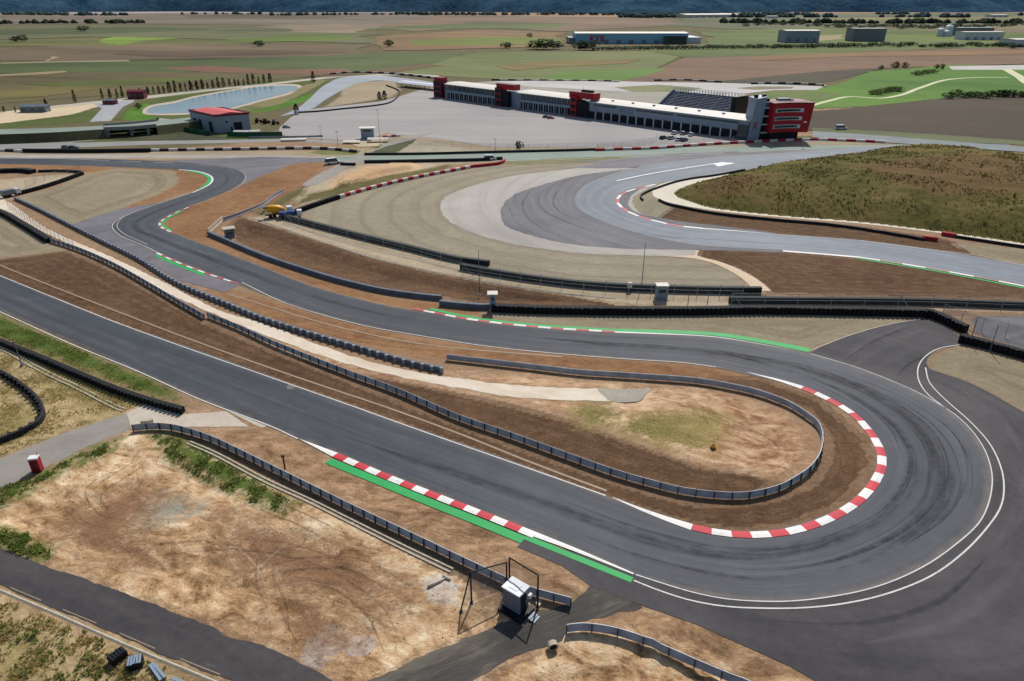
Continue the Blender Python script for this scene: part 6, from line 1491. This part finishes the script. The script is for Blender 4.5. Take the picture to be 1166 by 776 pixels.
def text_on(s, size, mat, parent, loc, name='lettering', ext=.15):
    cu = bpy.data.curves.new('txt', 'FONT'); cu.body = s; cu.size = size; cu.extrude = ext; cu.offset = size * .012; cu.align_x = 'LEFT'
    ob = bpy.data.objects.new('txt', cu); COL.objects.link(ob)
    dg = bpy.context.evaluated_depsgraph_get(); mesh = bpy.data.meshes.new_from_object(ob.evaluated_get(dg))
    bpy.data.objects.remove(ob); mesh.materials.clear(); mesh.materials.append(mat)
    o = bpy.data.objects.new(name, mesh); COL.objects.link(o); o.parent = parent; o.location = loc; o.rotation_euler = (math.pi / 2, 0, 0); return o
text_on('KYB', 13.5, plain('sign red', (190, 24, 60), .6), fb.t, (fb.x(671), -.4, 3.2))
hall(894, 49, 932, 49, 40, 18, 'pale hall left of the plain grey block on the far right plain', 'clad', 'roofw', nbay=4)
hall(970, 47.5, 1007, 47.5, 30, 20, 'plain blue grey warehouse block between two pale halls', 'steel', 'steel', nbay=3)
hall(1097, 46, 1142, 46, 30, 13, 'long low white hall near the right edge of the far plain', 'clad2', 'roofw', nbay=5)
hall(1155, 54, 1200, 54, 40, 10, 'cream hall cut off by the right edge', 'clad2', 'roofw', nbay=3)
hall(1090, 41.5, 1130, 41.5, 30, 15, 'dark blue hall behind the long low white hall', 'steel', 'steel', nbay=3)
hall(782, 20.5, 842, 20, 120, 12, 'very long white greenhouse near the foot of the hills', 'roofw', 'roofw', nbay=8)
hall(874, 21, 886, 21, 40, 8, 'small white hall left on the far plain', 'clad2', 'roofw', nbay=3); hall(1130, 20, 1148, 20, 60, 10, 'small white hall at the foot of the right hills', 'clad2', 'roofw', nbay=3)
sl = empty('silo_group', G(1075, 42), 0, 'cluster of white silos left of the long low white hall', 'silo')
for i, (x, y, r, h) in enumerate([(-9, 0, 6, 16), (2, -3, 6, 12), (10, 6, 7, 22)]): mb = MB(); mb.lathe((x, y, 0), (x, y, h), [(0, r), (.85, r), (1, r * .3)], 14); mb.build('silo', M['clad2'], sl)

# ================================================================== VEGETATION
def leaf_crown(n, fn, size, seed, name='crown', mat='leafmid', link=False):
    rr = random.Random(seed); mb = MB()
    for i in range(n):
        p = fn(rr); u = Vector((rr.gauss(0, 1), rr.gauss(0, 1), rr.gauss(0, .6))).normalized(); w = u.orthogonal().normalized(); s = size * rr.uniform(.5, 1.3)
        w = (w + Vector((rr.uniform(-.4, .4), rr.uniform(-.4, .4), rr.uniform(-.2, .4)))).normalized()
        mb.face([p + u * s, p + w * s * .6, p - u * s * .8, p - w * s * .55])
    return mb.build(name, M[mat], link=link)
def cyp(rr): z = rr.random() ** .9; r = .13 * (1 - z) ** .6 * (.5 + z ** .3) * rr.uniform(.6, 1.1); a = rr.random() * 6.28; return Vector((r * math.cos(a), r * math.sin(a), .06 + z * .94))
def ell(rr, fx=.5, fz=.42):
    while True:
        v = Vector((rr.uniform(-1, 1), rr.uniform(-1, 1), rr.uniform(-1, 1)))
        if .45 < v.length < 1: break
    k = 1 + .25 * math.sin(v.x * 5 + v.y * 4); return Vector((v.x * fx * k, v.y * fx * k, .5 + v.z * fz))
CYP = [leaf_crown(170, cyp, .07, i, mat='leafdark') for i in range(3)]
BSH = [leaf_crown(230, ell, .10, 20 + i, mat=['leafdark', 'leafmid', 'leaffar'][i]) for i in range(3)]
tk = MB(); tk.tube((0, 0, -.05), (.01, 0, .55), .035, .02, 6); TRK = tk.build('trunk', M['bark'], link=False)
def tree(px, py, h, wide, kind, label, group=None, name='tree', cat='tree'):
    g = G(px, py); g.z = zat(g.x, g.y) if g.y < 600 else 0
    t = empty(name, g, random.random() * 6, label, cat, group)
    src = CYP if kind == 'cyp' else BSH
    c = random.choice(src) if kind == 'cyp' else src[{'dark': 0, 'mid': 1, 'far': 2}[kind]]
    inst(c, t, (0, 0, 0), random.random() * 6, (h * wide, h * wide, h)); inst(TRK, t, (0, 0, 0), 0, (h * .7, h * .7, h)); return t
cy = [(5, 128), (18, 128), (27, 127.5), (35, 125), (53, 122), (86, 117.5), (117, 113), (126, 112.2), (134, 111.8), (140, 111.2), (160, 109), (169, 108), (175.5, 107.5), (181.5, 107), (187, 106.5), (193.5, 106), (200, 105.4), (206.5, 104.8), (212, 104.2), (218, 103.7), (225, 103), (231, 102.4), (237, 101.8), (243, 101), (249, 100.4), (255, 99.8), (262, 99.2), (268, 98.6), (272, 98.2), (278, 97.6), (283, 97), (289, 96.4), (295, 96), (301, 95.4), (308, 94.6)]
for i, (a, b) in enumerate(cy):
    lab = 'dark slender cypress in the long row beyond the pond' if i >= 10 else 'dark slender cypress in the sparse row above the sandy field, left of the gatehouse'
    tree(a, b, random.uniform(4.8, 8.6) if 4 <= i else 3.5, random.uniform(.95, 1.5), 'cyp', lab, 'cypresses in the row beyond the pond' if i >= 10 else 'cypresses above the sandy field', 'cypress_tree')
tree(357, 94.5, 9, 1.3, 'cyp', 'lone dark cypress right of the pond', name='cypress_tree'); tree(338, 130.5, 6, 2.0, 'cyp', 'dark conical shrub at the left corner of the paddock', name='cypress_tree')
tree(432, 113.5, 5, 2.2, 'cyp', 'left of two dark conical shrubs on the paddock infield edge', name='cypress_tree'); tree(438, 113, 5.5, 2.2, 'cyp', 'right of two dark conical shrubs on the paddock infield edge', name='cypress_tree')
tree(591, 171.5, 4.5, .9, 'dark', 'dark round shrub at the bottom edge of the paddock'); tree(158, 124.5, 4, 1.1, 'dark', 'round bush on the bright lawn left of the pond')
for a, b, h, w, l in [(443, 53.5, 11, 1.4, 'lone dark round tree on the far fields above the pit building'), (577, 55, 9, 2.0, 'dark tree left of the broad hedge on the far fields'), (603, 43, 9, 1.4, 'tiny lone tree left of the factory'),
                      (610, 56, 13, 2.2, 'left bushy tree of the broad hedge near the factory'), (621, 56.5, 16, 2.2, 'tall bushy tree in the middle of the broad hedge near the factory'), (631, 56, 12, 2.4, 'right bushy tree of the broad hedge near the factory'),
                      (661, 57, 12, 2.0, 'bushy dark tree left in the clump below the factory'), (669, 57, 14, 2.2, 'bushy dark tree right in the clump below the factory'), (18, 48, 10, 1.6, 'left of two dark trees on the far left fields'), (26, 47.5, 12, 1.6, 'right of two dark trees on the far left fields'),
                      (295, 53.5, 10, 1.8, 'lone small tree on the left fields above the pond'), (653, 47, 10, 2.4, 'dark bushy tree at the left end of the factory'), (95, 36, 14, 2.0, 'dark tree near the ruined terraces on the far left')]:
    tree(a, b, h, w, 'far', l)
for i in range(44):
    px = 676 + i * 5.2; tree(px, 57.6 - .012 * (px - 676) + .5 * random.random(), random.uniform(5, 7.5), 1.5, 'far', 'small round tree in the planted row below the factory', 'planted row of small trees below the factory')
for i in range(46):
    px = 880 + i * 6.4 + random.uniform(-2, 2); tree(px, 55.8 - 2.6 * math.sin((px - 860) / 110) + random.uniform(-1.2, 1.2), random.uniform(4, 8), 2.2, 'far', 'bushy dark tree in the hedge line below the far halls', 'hedge line trees below the far halls')
for i in range(40):
    px = 852 + i * 8.2 + random.uniform(-3, 3); tree(px, 31 - 1.2 * math.sin(px / 60) + random.uniform(-1.5, 1.5), random.uniform(7, 13), 2.6, 'far', 'dark tree in the wooded belt behind the far halls', 'wooded belt behind the far halls')
for i, (a, b) in enumerate([(1003, 80), (1019, 79), (1030, 78.5), (1066, 79), (1072, 79.5)]): tree(a, b, [5, 8, 7, 5, 6][i], 1.0, 'dark', ['small dark tree at the left end of the hilltop row', 'tallest dark tree on the green hilltop', 'dark tree right of the tallest on the green hilltop', 'dark tree left of the parking lot', 'dark tree touching the left end of the parking lot'][i])
for i, (a, b) in enumerate([(1045, 86), (1052, 84.5), (1060, 83.5), (998, 108), (1006, 106), (1015, 104.5), (1020, 104)]): tree(a, b, 4, 3.0, 'mid', 'low olive green bush on the green hillside', 'low bushes on the green hillside', 'bush', 'bush')
for i in range(26):
    a = 1080 + i * 8 + random.uniform(-2, 2); tree(a, 112 - .012 * (a - 1080) * 1 + random.uniform(-2, 1.5), random.uniform(3, 5.5), 2.0, 'dark', 'dark bush along the top edge of the tilled dark field', 'bushes along the top of the dark field', 'bush', 'bush')

def tufts(name, polys, n, h, mat, seed, blades=5, spread=.35, label=None, cat=None, clump=None, zoff=0, kind='stuff'):
    rr = random.Random(seed); mb = MB(); wp = [P(p) for p in polys]
    xs_ = [q.x for p in wp for q in p]; ys_ = [q.y for p in wp for q in p]
    def inside(x, y):
        for p in wp:
            c = False
            for i in range(len(p)):
                a, b = p[i], p[i - 1]
                if (a.y > y) != (b.y > y) and x < (b.x - a.x) * (y - a.y) / (b.y - a.y) + a.x: c = not c
            if c: return True
        return False
    k = 0; tries = 0
    while k < n and tries < n * 60:
        tries += 1; x = rr.uniform(min(xs_), max(xs_)); y = rr.uniform(min(ys_), max(ys_))
        if not inside(x, y): continue
        if clump and mnoise.noise(Vector((x / clump, y / clump, seed))) < rr.uniform(-.25, .35): continue
        k += 1; z = zat(x, y) + zoff; s = h * rr.uniform(.5, 1.4)
        for b in range(blades):
            a = rr.random() * 6.28; r = s * spread * rr.random(); cx, cy = x + r * math.cos(a), y + r * math.sin(a); w = s * .28
            tx, ty = cx + s * .5 * math.cos(a), cy + s * .5 * math.sin(a); px_, py_ = -math.sin(a) * w, math.cos(a) * w
            mb.face([(cx - px_, cy - py_, z - .04), (cx + px_, cy + py_, z - .04), (tx + px_ * .5, ty + py_ * .5, z + s * rr.uniform(.6, 1)), (tx - px_ * .6, ty - py_ * .6, z + s * rr.uniform(.5, .9))])
    o = mb.build(name, M[mat]); return tag(o, label, cat, kind=kind)
tufts('knoll_scrub', [KN[:8] + [(1400, 250)] + KN[9:]], 9000, .34, 'scrub', 3, 4, .6, clump=14)
tufts('dark_scrub', [KN[:8] + [(1400, 250)] + KN[9:]], 420, .5, 'scrubdark', 9, 6, .8, clump=10)
tufts('drain_grass', [[(172, 494), (200, 499), (260, 530), (310, 558), (342, 577), (325, 584), (280, 568), (230, 542), (190, 518)]], 1200, .2, 'grassblade', 4, 5, .7, clump=2)
tufts('corner_grass', [[(0, 556), (46, 540), (103, 512), (135, 500), (120, 515), (70, 535), (20, 565), (0, 575)]], 700, .2, 'grassblade', 5, 5, .7, clump=2)
tufts('roadside_scrub', [[(-60, 590), (0, 600), (30, 610), (58, 632), (50, 643), (0, 622), (-60, 602)]], 420, .34, 'grassblade', 6, 6, .9, clump=2)
tufts('dry_grass', [[(-60, 640), (0, 680), (64, 708), (129, 737), (220, 778), (220, 800), (-60, 800)]], 2000, .24, 'leafdry', 8, 5, .6, clump=2.5)
tufts('low_scrub', [[(-60, 640), (0, 680), (64, 708), (129, 737), (220, 778), (220, 800), (-60, 800)], [(0, 715), (30, 730), (60, 776), (-60, 800)], [(-60, 690), (0, 712), (50, 776), (-60, 800)]], 300, .3, 'grassblade', 12, 6, .6, clump=2.0)
tufts('dry_grass', [[(0, 400), (100, 442), (165, 458), (140, 470), (77, 490), (0, 520)]], 2400, .2, 'leafdry', 10, 4, .6, clump=4)
tufts('verge_grass', [[(0, 362), (77, 393), (155, 426), (190, 443), (205, 464), (100, 424), (0, 384)]], 3000, .16, 'grassblade', 11, 4, .6, clump=4)
tufts('infield_grass', [[(650, 468), (665, 459), (690, 459), (702, 472), (690, 488), (665, 485)], [(700, 485), (735, 470), (790, 468), (832, 476), (826, 495), (800, 515), (760, 508), (715, 496)]], 900, .10, 'leafdry', 13, 4, .6, clump=3)
def stones(name, polys, n, s0, s1, mat, seed):
    rr = random.Random(seed); mb = MB(); wp = [P(p) for p in polys]; k = 0; xs_ = [q.x for p in wp for q in p]; ys_ = [q.y for p in wp for q in p]
    while k < n:
        x = rr.uniform(min(xs_), max(xs_)); y = rr.uniform(min(ys_), max(ys_)); ok = False
        for p in wp:
            c = False
            for i in range(len(p)):
                a, b = p[i], p[i - 1]
                if (a.y > y) != (b.y > y) and x < (b.x - a.x) * (y - a.y) / (b.y - a.y) + a.x: c = not c
            ok = ok or c
        if not ok: continue
        k += 1; s = s0 + (s1 - s0) * rr.random() ** 3; z = zat(x, y); b = len(mb.v)
        for q in range(5): a = q * 1.256 + rr.uniform(-.3, .3); mb.v.append((x + s * math.cos(a) * rr.uniform(.7, 1.1), y + s * math.sin(a) * rr.uniform(.7, 1.1), z - .03))
        mb.v.append((x + s * .1, y, z + s * rr.uniform(.5, .9)))
        for q in range(5): mb.f.append((b + q, b + (q + 1) % 5, b + 5)); mb.m.append(0)
    return tag(mb.build(name, M[mat]), kind='stuff')
LOT = [(150, 500), (200, 505), (300, 552), (400, 602), (505, 662), (560, 715), (480, 745), (390, 772), (300, 728), (232, 703), (116, 660), (0, 618), (0, 580), (103, 520)]
stones('loose_stones', [LOT, [(560, 765), (640, 735), (700, 760), (760, 775)]], 1500, .05, .2, 'stone', 2)
stones('loose_stones', [[(220, 480), (340, 515), (560, 610), (640, 665), (560, 640), (400, 570), (240, 500)]], 500, .05, .16, 'stone', 5)

# ================================================================== HILLS
def hills(name, y0, h0, h1, mat, seed, xr=9000, foot=500):
    N, Kk = 240, 14; mb = MB()
    for i in range(N + 1):
        x = -xr + 2 * xr * i / N
        ridge = h0 + (h1 - h0) * (.5 + .5 * mnoise.fractal(Vector((x * .00035, seed, 0)), 1, 2, 4) * 1.6)
        ff = foot * mnoise.noise(Vector((x * .0006, seed * 3, 5)))
        for j in range(Kk + 1):
            t = j / Kk; y = y0 + ff * (1 - t) + t * 1300; z = ridge * (t ** .8) * (1 + .22 * mnoise.fractal(Vector((x * .0016, y * .0016, seed)), 1, 2, 4)) if j else -2
            mb.v.append((x, y, z))
    for i in range(N):
        for j in range(Kk): a = i * (Kk + 1) + j; mb.f.append((a, a + Kk + 1, a + Kk + 2, a + 1)); mb.m.append(0)
    return tag(mb.build(name, mat, smooth=True), kind='structure')
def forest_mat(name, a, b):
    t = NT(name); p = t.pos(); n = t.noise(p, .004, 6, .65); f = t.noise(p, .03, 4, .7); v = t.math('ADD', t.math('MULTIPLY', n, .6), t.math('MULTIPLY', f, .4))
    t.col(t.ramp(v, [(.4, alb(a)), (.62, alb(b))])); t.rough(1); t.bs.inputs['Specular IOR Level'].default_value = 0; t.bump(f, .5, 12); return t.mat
hills('hills', 5400, 190, 380, forest_mat('hazy forest', (34, 58, 78), (70, 98, 118)), 4, 9000, 1500)  # blue aerial haze is mixed into the forest colours
hills('hills', 7600, 500, 900, forest_mat('far hazy forest', (84, 112, 142), (110, 138, 164)), 8, 15000, 300)  # paler and bluer, with more of the haze put into the colour

def woodland(name, y, x0, x1, n, h, wd, seed, mat='leaffar'):
    rr = random.Random(seed); mb = MB()
    for i in range(n):
        x = rr.uniform(x0, x1); yy = y + 250 * mnoise.noise(Vector((x * .002, seed, 0))) + rr.uniform(-wd, wd)
        if mnoise.noise(Vector((x * .0015, yy * .002, seed + 9))) < -.12: continue
        s = h * rr.uniform(.5, 1.3)
        mb.lathe((x, yy, -1), (x, yy, s), [(0, s * .5), (.35, s * rr.uniform(.8, 1.1)), (.75, s * .6), (1, s * .15)], 6)
    return tag(mb.build(name, M[mat]), kind='stuff')
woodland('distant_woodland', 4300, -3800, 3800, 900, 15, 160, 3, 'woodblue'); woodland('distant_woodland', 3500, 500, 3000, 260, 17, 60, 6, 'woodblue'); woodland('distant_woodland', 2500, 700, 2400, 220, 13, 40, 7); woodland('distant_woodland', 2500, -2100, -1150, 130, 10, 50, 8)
# ================================================================== LIGHT
EL, AZ = math.radians(46), math.radians(16)       # sun behind the scene, slightly right
sd = Vector((math.sin(AZ) * math.cos(EL), math.cos(AZ) * math.cos(EL), math.sin(EL)))
sun = bpy.data.lights.new('sun', 'SUN'); sun.energy = 4.1; sun.angle = math.radians(.5); sun.color = (1, .955, .89)
so = bpy.data.objects.new('sun', sun); COL.objects.link(so); so.rotation_euler = sd.to_track_quat('Z', 'Y').to_euler(); so.location = (0, 0, 200)
w = bpy.data.worlds.new('World'); scene.world = w; w.use_nodes = True; nt = w.node_tree
sky = nt.nodes.new('ShaderNodeTexSky'); sky.sky_type = 'NISHITA'; sky.sun_disc = False; sky.sun_elevation = EL; sky.sun_rotation = AZ; sky.air_density = 1.2; sky.dust_density = 1.5
bg = nt.nodes['Background']; nt.links.new(sky.outputs[0], bg.inputs[0]); bg.inputs[1].default_value = .085
scene.view_settings.view_transform = 'Standard'; scene.view_settings.look = 'None'; scene.view_settings.exposure = 0
scene.cycles.transparent_max_bounces = 16; scene.cycles.max_bounces = 5
scene.cycles.use_denoising = True
